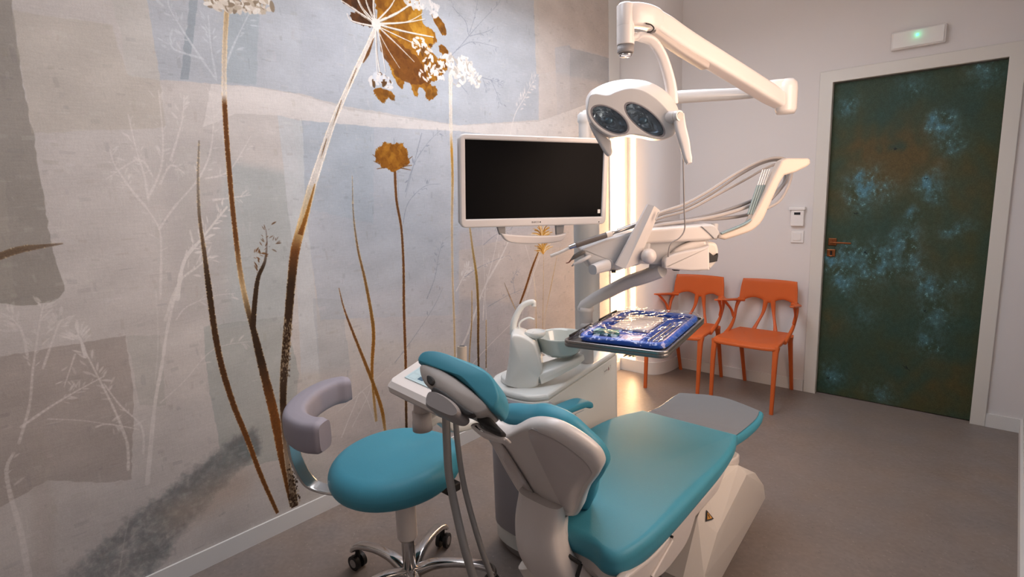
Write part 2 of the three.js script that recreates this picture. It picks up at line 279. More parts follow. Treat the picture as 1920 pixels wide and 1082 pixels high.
    for (const [p, n, a, wd] of [[[[.6, .441], [.661, .729], [.7, .866], [.742, 1.023], [.79, 1.159], [.84, 1.297]], 0, .75, .02], [[[.785, 1.118], [.826, 1.257], [.902, 1.343], [1.005, 1.456]], 46, .85, .022], [[[.736, 1.045], [.798, 1.178], [.87, 1.231], [.922, 1.268]], 26, .6, .016], [[[.771, 1.038], [.814, 1.082], [.913, 1.108], [.995, 1.106]], 8, .45, .008], [[[.68, .734], [.769, .794], [.888, .894], [1.036, .895]], 10, .45, .008], [[[.549, .517], [.558, .618], [.538, .748], [.503, .898], [.479, 1]], 12, .6, .013], [[[.602, .559], [.61, .662], [.556, .763], [.52, .854]], 8, .55, .012], [[[.481, .965], [.477, 1.02], [.47, 1.044]], 40, .75, .016], [[[.454, .978], [.411, .876]], 8, .5, .009], [[[.287, .775], [.36, .815], [.436, .849], [.524, .882]], 20, .55, .012], [[[.274, .724], [.316, .839], [.342, .96], [.381, 1.113], [.397, 1.164]], 34, .5, .012], [[[.334, .998], [.331, 1.088], [.307, 1.145]], 22, .5, .01], [[[.366, .953], [.416, 1.07], [.435, 1.103]], 20, .5, .01], [[[.233, .244], [.237, .419], [.23, .556], [.233, .648], [.256, .694]], 4, .5, .024], [[[.355, .779], [.437, .746], [.509, .708], [.554, .682]], 5, .4, .006], [[[.719, 1.16], [.702, .969], [.672, .811]], 0, .3, .008], [[[.468, .126], [.51, .278], [.55, .399]], 0, .25, .008], [[[.478, .708], [.516, .705], [.6, .655]], 10, .5, .01]]) twig(p, wd, pale, a, n, .034, .5);
    for (const [p, n] of [[[[1.022, 1.943], [.951, 2.058], [.893, 2.168], [.889, 2.203]], 18], [[[1.023, 1.953], [1.017, 2.059], [1.021, 2.175]], 12], [[[.983, 2.015], [.894, 2.03], [.876, 2.055]], 12], [[[1.057, 1.987], [1.109, 2.094], [1.186, 2.228]], 10]]) twig(p, .012, '#c8ced2', .55, n, .034);
    // grey twigs high by the corner
    const grey = '#878c99';
    for (const [p, n] of [[[[2.221, 2.194], [2.311, 2.268], [2.397, 2.349], [2.508, 2.449], [2.623, 2.547], [2.661, 2.59]], 10], [[[2.389, 2.348], [2.369, 2.416], [2.294, 2.461], [2.27, 2.504]], 8], [[[2.398, 2.361], [2.445, 2.459], [2.472, 2.548]], 8], [[[2.291, 2.254], [2.394, 2.31], [2.5, 2.322], [2.632, 2.32]], 12], [[[2.397, 2.344], [2.534, 2.391], [2.607, 2.433]], 8], [[[2.467, 2.134], [2.554, 2.13], [2.667, 2.12]], 26], [[[2.487, 2.122], [2.527, 2.062]], 14], [[[2.554, 2.13], [2.616, 2.032], [2.628, 2.003]], 16], [[[2.299, 2.085], [2.367, 2.028]], 2], [[[1.887, 1.498], [1.95, 1.634], [2.047, 1.745], [2.144, 1.82]], 16], [[[1.857, 1.336], [1.9, 1.443], [2.012, 1.524], [2.123, 1.537]], 12], [[[1.837, 1.763], [1.844, 1.579], [1.838, 1.391]], 2], [[[2.016, 1.798], [1.95, 1.634], [1.885, 1.471]], 2], [[[1.982, .923], [2.047, 1.032], [2.082, 1.146], [2.12, 1.232]], 18], [[[1.745, .621], [1.857, .711], [2.015, .858], [2.1, .965]], 4], [[[2.265, 1.003], [2.398, 1.049], [2.634, 1.089], [2.672, 1.058]], 8], [[[2.45, .797], [2.62, .836], [2.802, .86]], 14], [[[2.696, .841], [2.686, .946], [2.755, .989]], 16], [[[2.6, .924], [2.644, .815], [2.691, .737]], 3], [[[2.428, 1.174], [2.546, 1.229], [2.692, 1.251]], 10]]) twig(p, .007, grey, .55, n, .028);
    // white grasses near the corner
    for (const [p, n, wd] of [[[[2.697, 1.805], [2.754, 1.951], [2.86, 2.072], [2.971, 2.214]], 60, .01], [[[2.02, .425], [2.239, .625], [2.411, .902], [2.586, 1.094], [2.681, 1.219]], 6, .026], [[[2.4, .723], [2.434, .915], [2.515, 1.101], [2.571, 1.259]], 4, .013], [[[2.406, .384], [2.427, .651], [2.429, .981], [2.429, 1.269]], 2, .008], [[[2.198, .934], [2.256, 1.004], [2.311, 1.06]], 46, .012], [[[2.959, 1.062], [2.798, .79], [2.735, .587]], 0, .012], [[[2.815, 1.139], [2.895, .883], [2.892, .554]], 0, .006], [[[2.271, .454], [2.387, .525], [2.635, .643], [2.661, .655]], 0, .009], [[[1.468, .362], [1.572, .497], [1.619, .597]], 0, .006], [[[1.406, .329], [1.476, .443], [1.543, .52], [1.603, .315]], 0, .008], [[[1.405, .466], [1.609, .557], [1.694, .605]], 0, .005]]) twig(p, wd, '#d9d4d0', .75, n, .036, .45);
    // stems: ribbons of changing width and colour with a broken pale edge
    const mix = (a, b, k) => a.map((q, i) => q + (b[i] - q) * k);
    const ribbon = (pts, st, edge = .5) => {
      const s = smooth2(pts, false, 26), n = s.length;
      for (let i = 0; i < n - 1; i++) {
        const t = i / (n - 1); let k = 0; while (k < st.length - 2 && t > st[k + 1][0]) k++;
        const [t0, w0, c0] = st[k], [t1, w1, c1] = st[k + 1], f = Math.max(0, Math.min(1, (t - t0) / (t1 - t0))), wd = (w0 + (w1 - w0) * f) * .74 * (.95 + .1 * rnd()), c = mix(c0, c1, f), p = s[i], q = s[i + 1], L = Math.hypot(q[0] - p[0], q[1] - p[1]) || 1, nx = -(q[1] - p[1]) / L, ny = (q[0] - p[0]) / L;
        for (let m = 0; m < 6; m++) { const g = (m / 5 - .5), v = 1 + (rnd() - .5) * .1 + (m === 0 || m === 5 ? .12 : 0); x.strokeStyle = `rgb(${c.map((z) => Math.max(0, Math.min(255, z * v)) | 0)})`; x.lineWidth = wd / 5; x.lineCap = 'butt'; x.beginPath(); x.moveTo(p[0] + nx * g * wd * .84 - (q[0] - p[0]) * .3, p[1] + ny * g * wd * .84 - (q[1] - p[1]) * .3); x.lineTo(q[0] + nx * g * wd * .84, q[1] + ny * g * wd * .84); x.stroke(); }
        for (const sgn of [1, -1]) if (rnd() < edge) { x.strokeStyle = `rgba(226,206,168,${.25 + rnd() * .55})`; x.lineWidth = .0022 + rnd() * .0035; x.beginPath(); x.moveTo(p[0] + nx * sgn * wd * .5, p[1] + ny * sgn * wd * .5); x.lineTo(q[0] + nx * sgn * wd * .5, q[1] + ny * sgn * wd * .5); x.stroke(); }
      }
    };
    const br = [98, 60, 26], gold = [146, 98, 38], dk = [52, 36, 22], rust = [106, 64, 28], tan = [178, 152, 112], wh = [214, 206, 196], gy = [128, 118, 106];
    ribbon([[1.094, 2.221], [1.068, 2.068], [1.047, 1.906], [1.036, 1.743], [1.028, 1.536], [1.025, 1.366], [1.026, 1.191], [1.036, 1.055], [1.052, .937], [1.071, .768], [1.095, .567], [1.109, .387], [1.122, .227], [1.133, .096]], [[0, .022, tan], [.16, .022, wh], [.18, .024, br], [.4, .024, br], [.5, .026, tan], [.6, .03, dk], [.68, .045, dk], [.76, .052, rust], [.86, .05, rust], [.93, .04, br], [1, .03, dk]], .6);
    ribbon([[1.051, .956], [1.073, 1.071], [1.096, 1.159], [1.131, 1.223], [1.148, 1.301], [1.15, 1.357]], [[0, .03, dk], [.5, .02, dk], [.75, .008, [120, 110, 104]], [1, .004, [120, 110, 104]]], .1);
    leaves([[1.098, 1.17], [1.131, 1.268], [1.163, 1.39]], 26, .026, '#5c3a1c', .9, 0);
    leaves([[1.08, 1.247], [1.112, 1.257], [1.133, 1.268]], 10, .028, '#6a4320', .9, 0); leaves([[1.127, 1.273], [1.166, 1.292], [1.19, 1.304]], 9, .026, '#4d3018', .9, 0);
    ribbon([[1.784, 2.284], [1.728, 2.186], [1.653, 2.068], [1.577, 1.94], [1.501, 1.805], [1.434, 1.661], [1.375, 1.532]], [[0, .03, wh], [.5, .03, wh], [1, .05, wh]], .3);
    ribbon([[1.761, 2.222], [1.724, 2.15], [1.691, 2.101]], [[0, .004, br], [.5, .02, br], [1, .006, br]], .2);
    for (const p of [[[1.654, 2.073], [1.593, 1.961]], [[1.561, 1.92], [1.5, 1.793]], [[1.469, 1.744], [1.428, 1.649]]]) ribbon(p, [[0, .004, [110, 84, 58]], [.5, .008, [110, 84, 58]], [1, .004, wh]], .2);
    ribbon([[1.375, 1.532], [1.312, 1.369], [1.268, 1.255], [1.236, 1.117], [1.204, .954], [1.177, .814], [1.152, .673], [1.137, .529], [1.132, .327], [1.139, .207], [1.142, .086]], [[0, .05, [205, 196, 180]], [.12, .055, [190, 160, 110]], [.2, .055, rust], [.3, .05, dk], [.5, .045, dk], [.56, .045, [70, 56, 44]], [.66, .04, dk], [.8, .03, [150, 132, 112]], [1, .045, [58, 40, 26]]], .8);
    ribbon([[1.391, 1.543], [1.34, 1.415], [1.298, 1.323]], [[0, .006, gold], [.5, .022, gold], [1, .034, rust]], .5);
    for (let k = 0; k < 160; k++) { const [u, v] = [[1.149, .294], [1.144, .085]][k & 1], f = rnd(); x.fillStyle = rnd() < .5 ? 'rgba(170,150,124,.5)' : 'rgba(40,26,16,.8)'; const A = [[1.146, .295], [1.142, .086]]; x.fillRect(A[0][0] + (A[1][0] - A[0][0]) * f + (rnd() - .5) * .05, A[0][1] + (A[1][1] - A[0][1]) * f, .003 + rnd() * .005, .004 + rnd() * .009); }
    for (let k = 0; k < 260; k++) { const A = [[1.204, .954], [1.158, .684]], f = rnd(); x.fillStyle = rnd() < .6 ? 'rgba(180,160,132,.5)' : 'rgba(44,28,16,.6)'; x.fillRect(A[0][0] + (A[1][0] - A[0][0]) * f + (rnd() - .5) * .042, A[0][1] + (A[1][1] - A[0][1]) * f, .002 + rnd() * .004, .004 + rnd() * .009); }
    ribbon([[.933, 1.71], [.913, 1.578], [.9, 1.436], [.9, 1.291], [.9, 1.143], [.901, .969], [.911, .81], [.937, .642], [.972, .488], [1.007, .315], [1.042, .172], [1.063, .093]], [[0, .006, gy], [.12, .012, gy], [.24, .016, [100, 80, 60]], [.36, .028, dk], [.55, .03, [74, 46, 22]], [.75, .026, rust], [1, .018, br]], .45);
    ribbon([[1.584, 1.579], [1.573, 1.404], [1.581, 1.238], [1.607, 1.078], [1.628, .899], [1.63, .789], [1.606, .628], [1.603, .488], [1.606, .343]], [[0, .003, gy], [.3, .016, [120, 88, 50]], [.55, .026, [124, 86, 34]], [.68, .026, [136, 88, 30]], [.8, .02, gold], [1, .02, tan]], .5);
    ribbon([[1.463, 1.059], [1.481, .953], [1.518, .827], [1.569, .665], [1.615, .513], [1.645, .388], [1.654, .262]], [[0, .004, br], [.3, .016, br], [.6, .024, [130, 88, 36]], [.85, .026, gold], [1, .02, tan]], .4);
    ribbon([[1.83, 1.605], [1.827, 1.459], [1.845, 1.309], [1.842, 1.116], [1.826, .891], [1.813, .603], [1.796, .369], [1.786, .205]], [[0, .02, rust], [.3, .018, br], [.7, .022, rust], [1, .02, dk]], .4);
    ribbon([[2.239, 2.12], [2.222, 1.838], [2.215, 1.58], [2.192, 1.315], [2.175, 1.015], [2.169, .767], [2.157, .483]], [[0, .03, wh], [.18, .022, wh], [.24, .024, [176, 128, 50]], [.4, .022, tan], [.6, .018, [190, 170, 146]], [1, .016, tan]], .9);
    ribbon([[2.327, 1.292], [2.343, 1.15], [2.363, .99], [2.364, .795], [2.351, .6], [2.343, .401]], [[0, .016, tan], [.4, .026, [146, 116, 60]], [.7, .024, [110, 76, 36]], [1, .02, dk]], .6);
    ribbon([[2.319, .916], [2.307, .741], [2.277, .551], [2.264, .422]], [[0, .01, tan], [.5, .014, [150, 118, 76]], [1, .01, tan]], .6);
    ribbon([[2.961, 1.108], [2.878, .992], [2.802, .86], [2.739, .764]], [[0, .012, gold], [.3, .026, rust], [.7, .028, rust], [1, .02, br]], .6);
    ribbon([[2.6, .924], [2.645, .832], [2.696, .736]], [[0, .005, gy], [.5, .012, [150, 120, 90]], [1, .008, tan]], .3);
    ribbon([[2.998, 1.051], [2.982, .797], [2.965, .539]], [[0, .004, tan], [1, .008, tan]], .3); ribbon([[3.144, 1.035], [3.064, .821], [2.999, .645], [2.982, .535]], [[0, .004, tan], [.3, .012, tan], [1, .004, wh]], .3); ribbon([[2.886, .92], [2.901, .773], [2.897, .553]], [[0, .006, wh], [1, .012, tan]], .3);
    ribbon([[.263, 1.312], [.354, 1.344], [.407, 1.351], [.473, 1.356]], [[0, .03, [110, 92, 74]], [.5, .026, [112, 94, 76]], [1, .004, [120, 104, 90]]], .2);
    ribbon([[2.427, .718], [2.408, .418]], [[0, .01, tan], [1, .012, [90, 70, 50]]], .6);
    // small gold flower
    const blob = (pts, c, a = 1) => { x.globalAlpha = a; x.fillStyle = c; x.beginPath(); jag(smooth2(pts, true, 6), .014).forEach((p, i) => i ? x.lineTo(...p) : x.moveTo(...p)); x.fill(); x.globalAlpha = 1; };
    const mottle = (pts, n, cs) => { x.save(); x.beginPath(); smooth2(pts, true, 6).forEach((p, i) => i ? x.lineTo(...p) : x.moveTo(...p)); x.clip(); let a = 9, b = -9, c = 9, d = -9; for (const [u, v] of pts) { a = Math.min(a, u); b = Math.max(b, u); c = Math.min(c, v); d = Math.max(d, v); } for (let k = 0; k < n; k++) { x.fillStyle = cs[Math.floor(rnd() * cs.length)]; x.globalAlpha = .18 + .25 * rnd(); const r = .004 + rnd() * .03; x.beginPath(); x.ellipse(a + rnd() * (b - a), c + rnd() * (d - c), r, r * .6, rnd() * 3, 0, TAU); x.fill(); } x.restore(); x.globalAlpha = 1; };
    const fl = [[1.722, 1.694], [1.732, 1.709], [1.758, 1.718], [1.772, 1.736], [1.803, 1.74], [1.832, 1.734], [1.858, 1.743], [1.888, 1.741], [1.896, 1.721], [1.918, 1.703], [1.916, 1.676], [1.927, 1.647], [1.892, 1.627], [1.857, 1.614], [1.823, 1.6], [1.792, 1.613], [1.756, 1.625], [1.727, 1.648]];
    blob(fl, '#8f5814'); mottle(fl, 150, ['#a9701f', '#6f3f0c', '#b57b25', '#7d4a10']);
    for (const p of [[[1.744, 1.636], [1.708, 1.65]], [[1.774, 1.621], [1.723, 1.612]], [[1.882, 1.627], [1.94, 1.633]], [[1.864, 1.619], [1.931, 1.609]], [[1.915, 1.66], [1.947, 1.679]], [[1.728, 1.666], [1.705, 1.681]]]) ribbon(p, [[0, .008, rust], [1, .003, br]], .1);
    // great umbel
    const big = [[1.787, 2.413, 1], [2.052, 2.472, 1], [2.057, 2.407], [2.07, 2.346], [2.135, 2.319], [2.153, 2.274], [2.106, 2.23], [2.161, 2.19], [2.214, 2.193], [2.218, 2.144], [2.138, 2.08], [2.093, 2.053], [2.134, 2.019], [2.094, 1.977], [2.055, 1.984], [2.051, 2.021], [2.013, 2.025], [2.003, 1.984], [1.979, 1.992], [1.966, 2.033], [1.934, 2.055], [1.914, 2.014], [1.886, 2.023], [1.857, 2.065], [1.847, 2.099], [1.827, 2.153], [1.814, 2.212], [1.79, 2.28]];
    blob(big, '#93611b'); mottle(big, 420, ['#a87221', '#7b4a14', '#bb8428', '#6a3d12', '#c08a2c']);
    const lowr = [[1.803, 2.162], [1.857, 2.1], [1.87, 2.072], [1.934, 2.049], [2, 2.037], [2.073, 2.072], [2.043, 2.147], [1.947, 2.209], [1.855, 2.256], [1.8, 2.258]]; blob(lowr, '#6b3f16', .8); mottle(lowr, 90, ['#5c3412', '#7d4c1a', '#8a561c']);
    const gl = [[2.012, 2.398], [2.065, 2.422], [2.07, 2.346], [2.134, 2.313], [2.107, 2.235], [2.035, 2.262], [1.974, 2.34]]; blob(gl, '#b98426', .7); mottle(gl, 60, ['#c9952f', '#a36d1c', '#d3a23c']);
    const lft = [[1.608, 2.373], [1.778, 2.411, 1], [1.764, 2.29], [1.735, 2.27], [1.684, 2.275], [1.639, 2.298], [1.678, 2.329], [1.629, 2.342]]; blob(lft, '#4a2d18'); mottle(lft, 60, ['#2d1c12', '#5e3a1c', '#6d4520']);
    for (const p of [[[2.133, 2.397], [2.177, 2.4], [2.212, 2.37], [2.227, 2.33], [2.2, 2.314], [2.166, 2.345]], [[1.739, 1.982], [1.776, 1.996], [1.825, 1.991], [1.856, 1.974], [1.859, 1.944], [1.822, 1.956], [1.795, 1.928], [1.771, 1.936], [1.749, 1.958]], [[2.166, 2.25], [2.211, 2.257], [2.23, 2.217], [2.2, 2.207]], [[2.077, 2.04], [2.128, 2.041], [2.132, 2.003], [2.086, 1.971], [2.059, 1.99]]]) { blob(p, '#8a5a1a'); mottle(p, 30, ['#5c3814', '#a97423', '#7a4c16']); }
    for (const [p, wd] of [[[[1.781, 2.289], [1.689, 2.322], [1.603, 2.354]], .02], [[[1.765, 2.276], [1.651, 2.278], [1.626, 2.305]], .012], [[[1.776, 2.292], [1.713, 2.341], [1.684, 2.39]], .022], [[[1.776, 2.297], [1.743, 2.357], [1.73, 2.4]], .018], [[[1.777, 2.302], [1.774, 2.373], [1.781, 2.412]], .022], [[[1.786, 2.304], [1.866, 2.38], [1.909, 2.44]], .013], [[[1.791, 2.3], [1.902, 2.36], [1.998, 2.425], [2.04, 2.449]], .018], [[[1.797, 2.296], [1.957, 2.332], [2.07, 2.394]], .01], [[[1.797, 2.291], [1.964, 2.333], [2.082, 2.371]], .012], [[[1.802, 2.288], [1.953, 2.286], [2.133, 2.292]], .018], [[[1.801, 2.278], [1.918, 2.255], [2.05, 2.231]], .009], [[[1.801, 2.273], [1.899, 2.214], [1.996, 2.15]], .011], [[[1.788, 2.261], [1.842, 2.18], [1.902, 2.107]], .008], [[[1.776, 2.259], [1.773, 2.157], [1.782, 2.061]], .014], [[[1.788, 2.261], [1.804, 2.174], [1.814, 2.077]], .01], [[[1.776, 2.264], [1.767, 2.132], [1.768, 2.039]], .008]]) { path(p, wd, '#e2dcd4', .95); path(p.map(([a, b]) => [a + .004, b - .004]), wd * .22, '#4a3420', .7); }
    x.fillStyle = '#e4dfd8'; x.beginPath(); x.arc(...[[1.781, 2.289]][0], .026, 0, TAU); x.fill();
    // pale florets
    const flor = (pts, n, r, cols) => { n *= 1.7; for (let k = 0; k < n; k++) { const [a, b] = pts[Math.floor(rnd() * pts.length)], th = rnd() * TAU, q = r * Math.sqrt(rnd()), l = .008 + rnd() * .015; x.save(); x.translate(a + Math.cos(th) * q, b + Math.sin(th) * q * .8); x.rotate(rnd() * TAU); x.fillStyle = cols[Math.floor(rnd() * cols.length)]; x.globalAlpha = .9; x.beginPath(); x.ellipse(0, 0, l, l * .45, 0, 0, TAU); x.fill(); x.restore(); } x.globalAlpha = 1; };
    flor([[2.085, 2.226], [2.108, 2.156], [2.148, 2.119], [2.067, 2.092], [2.198, 2.19], [2.037, 2.234]], 70, .05, ['#e4e0dc', '#dbd6d0', '#e9e6e2', '#6a4218']);
    flor([[2.266, 2.173], [2.327, 2.153], [2.383, 2.138], [2.423, 2.12], [2.292, 2.104], [2.354, 2.185]], 110, .055, ['#dedad3', '#d2cdc5', '#e6e2dc', '#b7b0a6']);
    flor([[2, 2.445], [2.04, 2.444], [2.101, 2.437], [2.143, 2.43]], 40, .04, ['#dfdcda', '#cfd2d4', '#e6e4e2']);
    flor([[1.781, 2.046], [1.811, 2.04], [1.828, 2.022], [1.743, 2.031]], 26, .028, ['#d9d6d2', '#c9cdd2', '#5a3d20']);
    flor([[1.056, 2.232], [1.096, 2.236], [1.148, 2.256], [1.2, 2.255], [1.234, 2.27]], 90, .045, ['#e0dbd2', '#d2cabd', '#b9ad9b', '#8a7a66']);
    // gold fan flower by the monitor
    for (const [c, dy] of [[[[2.986, 1.174]][0], 1], [[[2.993, 1.066]][0], -1]]) for (let k = 0; k < 46; k++) { const a = dy > 0 ? .15 + rnd() * 2.9 : .3 + rnd() * 2.5, l = .05 + rnd() * .055, e = [c[0] + Math.cos(a) * l * 1.15, c[1] + Math.sin(a) * l], m = [c[0] + Math.cos(a) * l * .5, c[1] + Math.sin(a) * l * .75]; path([c, m, e], .012 * (.6 + rnd() * .6), ['#b8822c', '#8e5f1c', '#d2a350', '#e8d6b0'][Math.floor(rnd() * 4)], .85); }
    // woven grain of the print
    x.setTransform(1, 0, 0, 1, 0, 0);
    const im = x.getImageData(0, 0, w, h), d = im.data;
    for (let j = 0; j < h; j++) for (let i = 0; i < w; i++) { const o = (j * w + i) * 4, g = 1 + 0.025 * noise.noise(i * .05, j * .35, 2) + .02 * noise.noise(i * .4, j * .06, 5) + .05 * noise.noise(i * .012, j * .02, 9) + (rnd() - .5) * .05; d[o] *= g; d[o + 1] *= g; d[o + 2] *= g; }
    x.putImageData(im, 0, 0);
  });
  const linen = field(256, (u, v) => { const k = .5 + .2 * tnoise(u, v * 1, 60) + .3 * (rnd() - .5); return [k, k, k]; }); linen.repeat.set(12, 9);
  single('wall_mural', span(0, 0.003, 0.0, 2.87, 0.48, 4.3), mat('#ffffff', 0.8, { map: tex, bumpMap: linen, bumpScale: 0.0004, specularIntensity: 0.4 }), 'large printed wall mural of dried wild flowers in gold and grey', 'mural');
}
// ---------------------------------------------------------------- door, its frame and the small wall fittings
{
  const tex = paint(880, 2048, (x, w, h) => {
    const im = x.createImageData(w, h), lerp = (a, b, k) => a.map((q, i) => q + (b[i] - q) * k), cl = (q) => Math.max(0, Math.min(1, q));
    // patina blots: [x, y (0 top .. 1 bottom), radius, strength, kind]  kind 0 rust brown, 1 light blue, 2 dark teal
    const B = [[.3, .24, .24, .8, 0], [.5, .2, .2, .7, 0], [.4, .3, .2, .5, 0], [.68, .27, .1, .5, 0], [.9, .34, .22, .4, 0], [.08, .37, .12, .5, 0], [.06, .55, .1, .35, 0], [.1, .76, .12, .6, 0], [.62, .56, .3, .4, 0], [.9, .9, .2, .5, 0], [.6, .97, .3, .4, 0],
      [.1, .07, .08, .8, 1], [.68, .16, .1, .9, 1], [.76, .22, .08, .6, 1], [.64, .31, .09, .9, 1], [.66, .36, .07, .6, 1], [.26, .31, .12, .6, 1], [.2, .36, .1, .6, 1], [.88, .02, .1, .5, 1], [.5, .04, .1, .35, 1], [.55, .41, .05, .6, 1], [.78, .45, .06, .6, 1], [.86, .43, .07, .4, 1], [.45, .5, .14, .35, 1], [.58, .55, .1, .5, 1], [.08, .56, .1, .8, 1], [.16, .62, .1, .6, 1], [.28, .57, .16, .35, 1], [.86, .6, .08, .5, 1], [.75, .7, .12, .5, 1], [.72, .8, .1, .55, 1], [.12, .93, .1, .5, 1], [.45, .97, .1, .5, 1], [.3, .72, .12, .3, 1],
      [.22, .3, .1, .5, 1], [.4, .33, .08, .4, 1], [.55, .47, .1, .45, 1], [.68, .6, .08, .4, 1], [.35, .6, .1, .4, 1], [.7, .62, .1, .4, 1], [.2, .52, .1, .4, 1], [.4, .55, .12, .35, 1], [.42, .2, .05, .7, 2], [.78, .12, .16, .6, 2], [.4, .06, .3, .5, 2], [.4, .45, .3, .4, 2], [.3, .85, .4, .4, 2], [.5, .67, .4, .3, 2], [.85, .78, .2, .4, 2]];
    for (let j = 0; j < h; j++) for (let i = 0; i < w; i++) {
      const u = i / w, v = j / h, X = u * 0.86, Y = v * 2.1;
      const n1 = noise.noise(X * 5, Y * 5, 1), n2 = noise.noise(X * 16, Y * 11, 2), n3 = noise.noise(X * 50, Y * 34, 3), n4 = noise.noise(X * 150, Y * 110, 4), fine = rnd() - 0.5;
      let c = lerp([50, 74, 64], [66, 70, 44], cl(0.5 + 0.6 * n1 + 0.4 * n2)); let rust = 0, blue = 0, dark = 0;
      for (const [bx, by, r, s, k] of B) { const q = Math.hypot((u - bx) * 0.86 + n2 * 0.03, (v - by) * 2.1 + n1 * 0.06 + n2 * 0.03) / (r * 1.15); if (q > 1.5) continue; const f = s * Math.exp(-q * q * 2.2); if (k === 0) rust += f * 1.35; else if (k === 1) blue += f * 1.25; else dark += f; }
      c = lerp(c, [86, 74, 44], cl(rust * (0.85 + 0.6 * n2)));
      c = lerp(c, [42, 68, 64], cl(dark * 0.9));
      const b = cl(blue * (0.62 + 1.0 * n2 + 0.5 * n3 + 0.2 * n4)); c = lerp(c, [78, 122, 138], b * 0.95);
      const chip = cl((blue - 0.28) * 3) * cl((n3 + 0.55 * n4 - 0.4) * 4.5); c = lerp(c, [122, 168, 174], chip * 0.55);
      const g = 1 + 0.12 * n4 + 0.1 * fine + 0.08 * n3, o = (j * w + i) * 4;
      for (let k = 0; k < 3; k++) im.data[o + k] = Math.max(0, Math.min(255, c[k] * g)); im.data[o + 3] = 255;
    }
    x.putImageData(im, 0, 0);
    // knots and split marks
    for (const [px, py, s] of [[.28, .52, 16], [.68, .69, 15], [.6, .87, 18], [.08, .945, 18], [.42, .21, 10], [.2, .4, 12], [.62, .3, 9]]) { x.strokeStyle = 'rgba(16,30,32,.75)'; x.lineWidth = 3.5; for (let k = 0; k < 5; k++) { x.beginPath(); x.moveTo(px * w + (rnd() - .5) * s, py * h + (rnd() - .5) * s); x.lineTo(px * w + (rnd() - .5) * s * 2.6, py * h + (rnd() - .5) * s * 2); x.stroke(); } }
  });
  const d = new THREE.Group(); d.name = 'door_1'; d.position.set(1.815, 0, -0.055); d.userData = { kind: 'structure', label: 'tall door with a mottled teal green and rust brown patina' }; origin.set(d, V(1.815, 0, -0.055)); scene.add(d);
  const g = new THREE.BoxGeometry(0.846, 2.094, 0.042);
  part('door_leaf', g.translate(1.815, 1.053, -0.05), mat('#ffffff', 0.55, { map: tex, specularIntensity: 0.5 }), d);
  const copper = mat('#8a5534', 0.38, { metalness: 0.85 });
  const hs = part('handle', merge(rbox(0.05, 0.05, 0.01, 0.004, 1.436, 1.075, -0.025), rod([1.436, 1.075, -0.022], [1.436, 1.075, 0.028], 0.009), sweep([[1.436, 1.075, 0.028], [1.46, 1.075, 0.033], [1.5, 1.074, 0.033], [1.556, 1.072, 0.03]], () => [0.005, 0.006, 3])), copper, d, 'copper lever handle on a square rose');
  part('keyhole_rose', slab([[-.025, -.025], [.025, -.025], [.025, .025], [-.025, .025]], 0.01, 0.004, 2, [smooth2([[-.005, -.014], [.005, -.014], [.005, .008], [0, .014], [-.005, .008]], true, 4)]).translate(1.432, 1.0, -0.024), copper, d, 'copper square keyhole rose');
  part('keyhole', rbox(0.008, 0.026, 0.004, 0.002, 1.432, 1.0, -0.028), mat('#1a1512', 0.6), d);
  part('hinge', merge(cyl(0.007, 0.007, 0.09, 2.243, 0.3, -0.024), cyl(0.007, 0.007, 0.09, 2.243, 1.75, -0.024)), copper, d);
  // casing and jamb
  const cas = (pts) => pts;
  const fr = slab([[1.315, 0], [1.392, 0], [1.392, 2.106], [2.238, 2.106], [2.238, 0], [2.308, 0], [2.308, 2.18], [1.315, 2.18]], 0.016, 0.003, 2).translate(0, 0, 0.008);
  struct('trim_2', merge(fr, span(1.375, 1.39, 0, 2.125, -0.14, 0.004), span(2.24, 2.252, 0, 2.125, -0.14, 0.004), span(1.375, 2.252, 2.108, 2.125, -0.14, 0.004), span(1.39, 1.4, 0, 2.1, -0.1, -0.072), span(2.23, 2.24, 0, 2.1, -0.1, -0.072), span(1.39, 2.24, 2.098, 2.108, -0.1, -0.072)), M.frame);
  struct('trim_3', span(1.375, 2.252, 0, 2.125, -0.16, -0.13), mat('#1b1b1b', 0.8)).userData.label = 'dark hall behind the closed door';
}
{
  const t = thing('emergency_light', 'flat white emergency light box with a small green indicator above the door', 'emergency light', [1.825, 2.288, 0]);
  part('housing', rbox(0.262, 0.104, 0.03, 0.006, 1.825, 2.288, 0.015), mat('#dedcda', 0.45), t);
  part('cover', rbox(0.246, 0.09, 0.008, 0.003, 1.825, 2.288, 0.032), mat('#e2e0de', 0.35), t);
  part('indicator', new THREE.SphereGeometry(0.0075, 16, 10).scale(1, 1, 0.6).translate(1.822, 2.302, 0.037), mat('#aaffdd', 0.3, { emissive: '#3dffb0', emissiveIntensity: 3.5 }), t, 'glowing green indicator');
  const l = new THREE.PointLight('#3dffb0', 0.002); l.position.set(1.822, 2.302, 0.05); l.castShadow = true; scene.add(l);
  const w = mat('#e4e2e0', 0.4);
  const c = thing('thermostat', 'small white wall thermostat with a dark display beside the door frame', 'thermostat', [1.222, 1.245, 0]);
  part('body', rbox(0.082, 0.11, 0.026, 0.004, 1.222, 1.237, 0.013), w, c);
  part('cap', rbox(0.104, 0.022, 0.032, 0.004, 1.219, 1.302, 0.016), w, c);
  part('display', rbox(0.04, 0.017, 0.003, 0.001, 1.222, 1.268, 0.0265), mat('#23262a', 0.25), c);
  const s = thing('light_switch', 'square white light switch on the wall just below the thermostat', 'light switch', [1.224, 1.107, 0]);
  part('plate', rbox(0.082, 0.084, 0.01, 0.003, 1.224, 1.107, 0.005), w, s);
  part('rocker', rbox(0.052, 0.054, 0.008, 0.003, 1.224, 1.108, 0.01).rotateX(0), w, s);
}
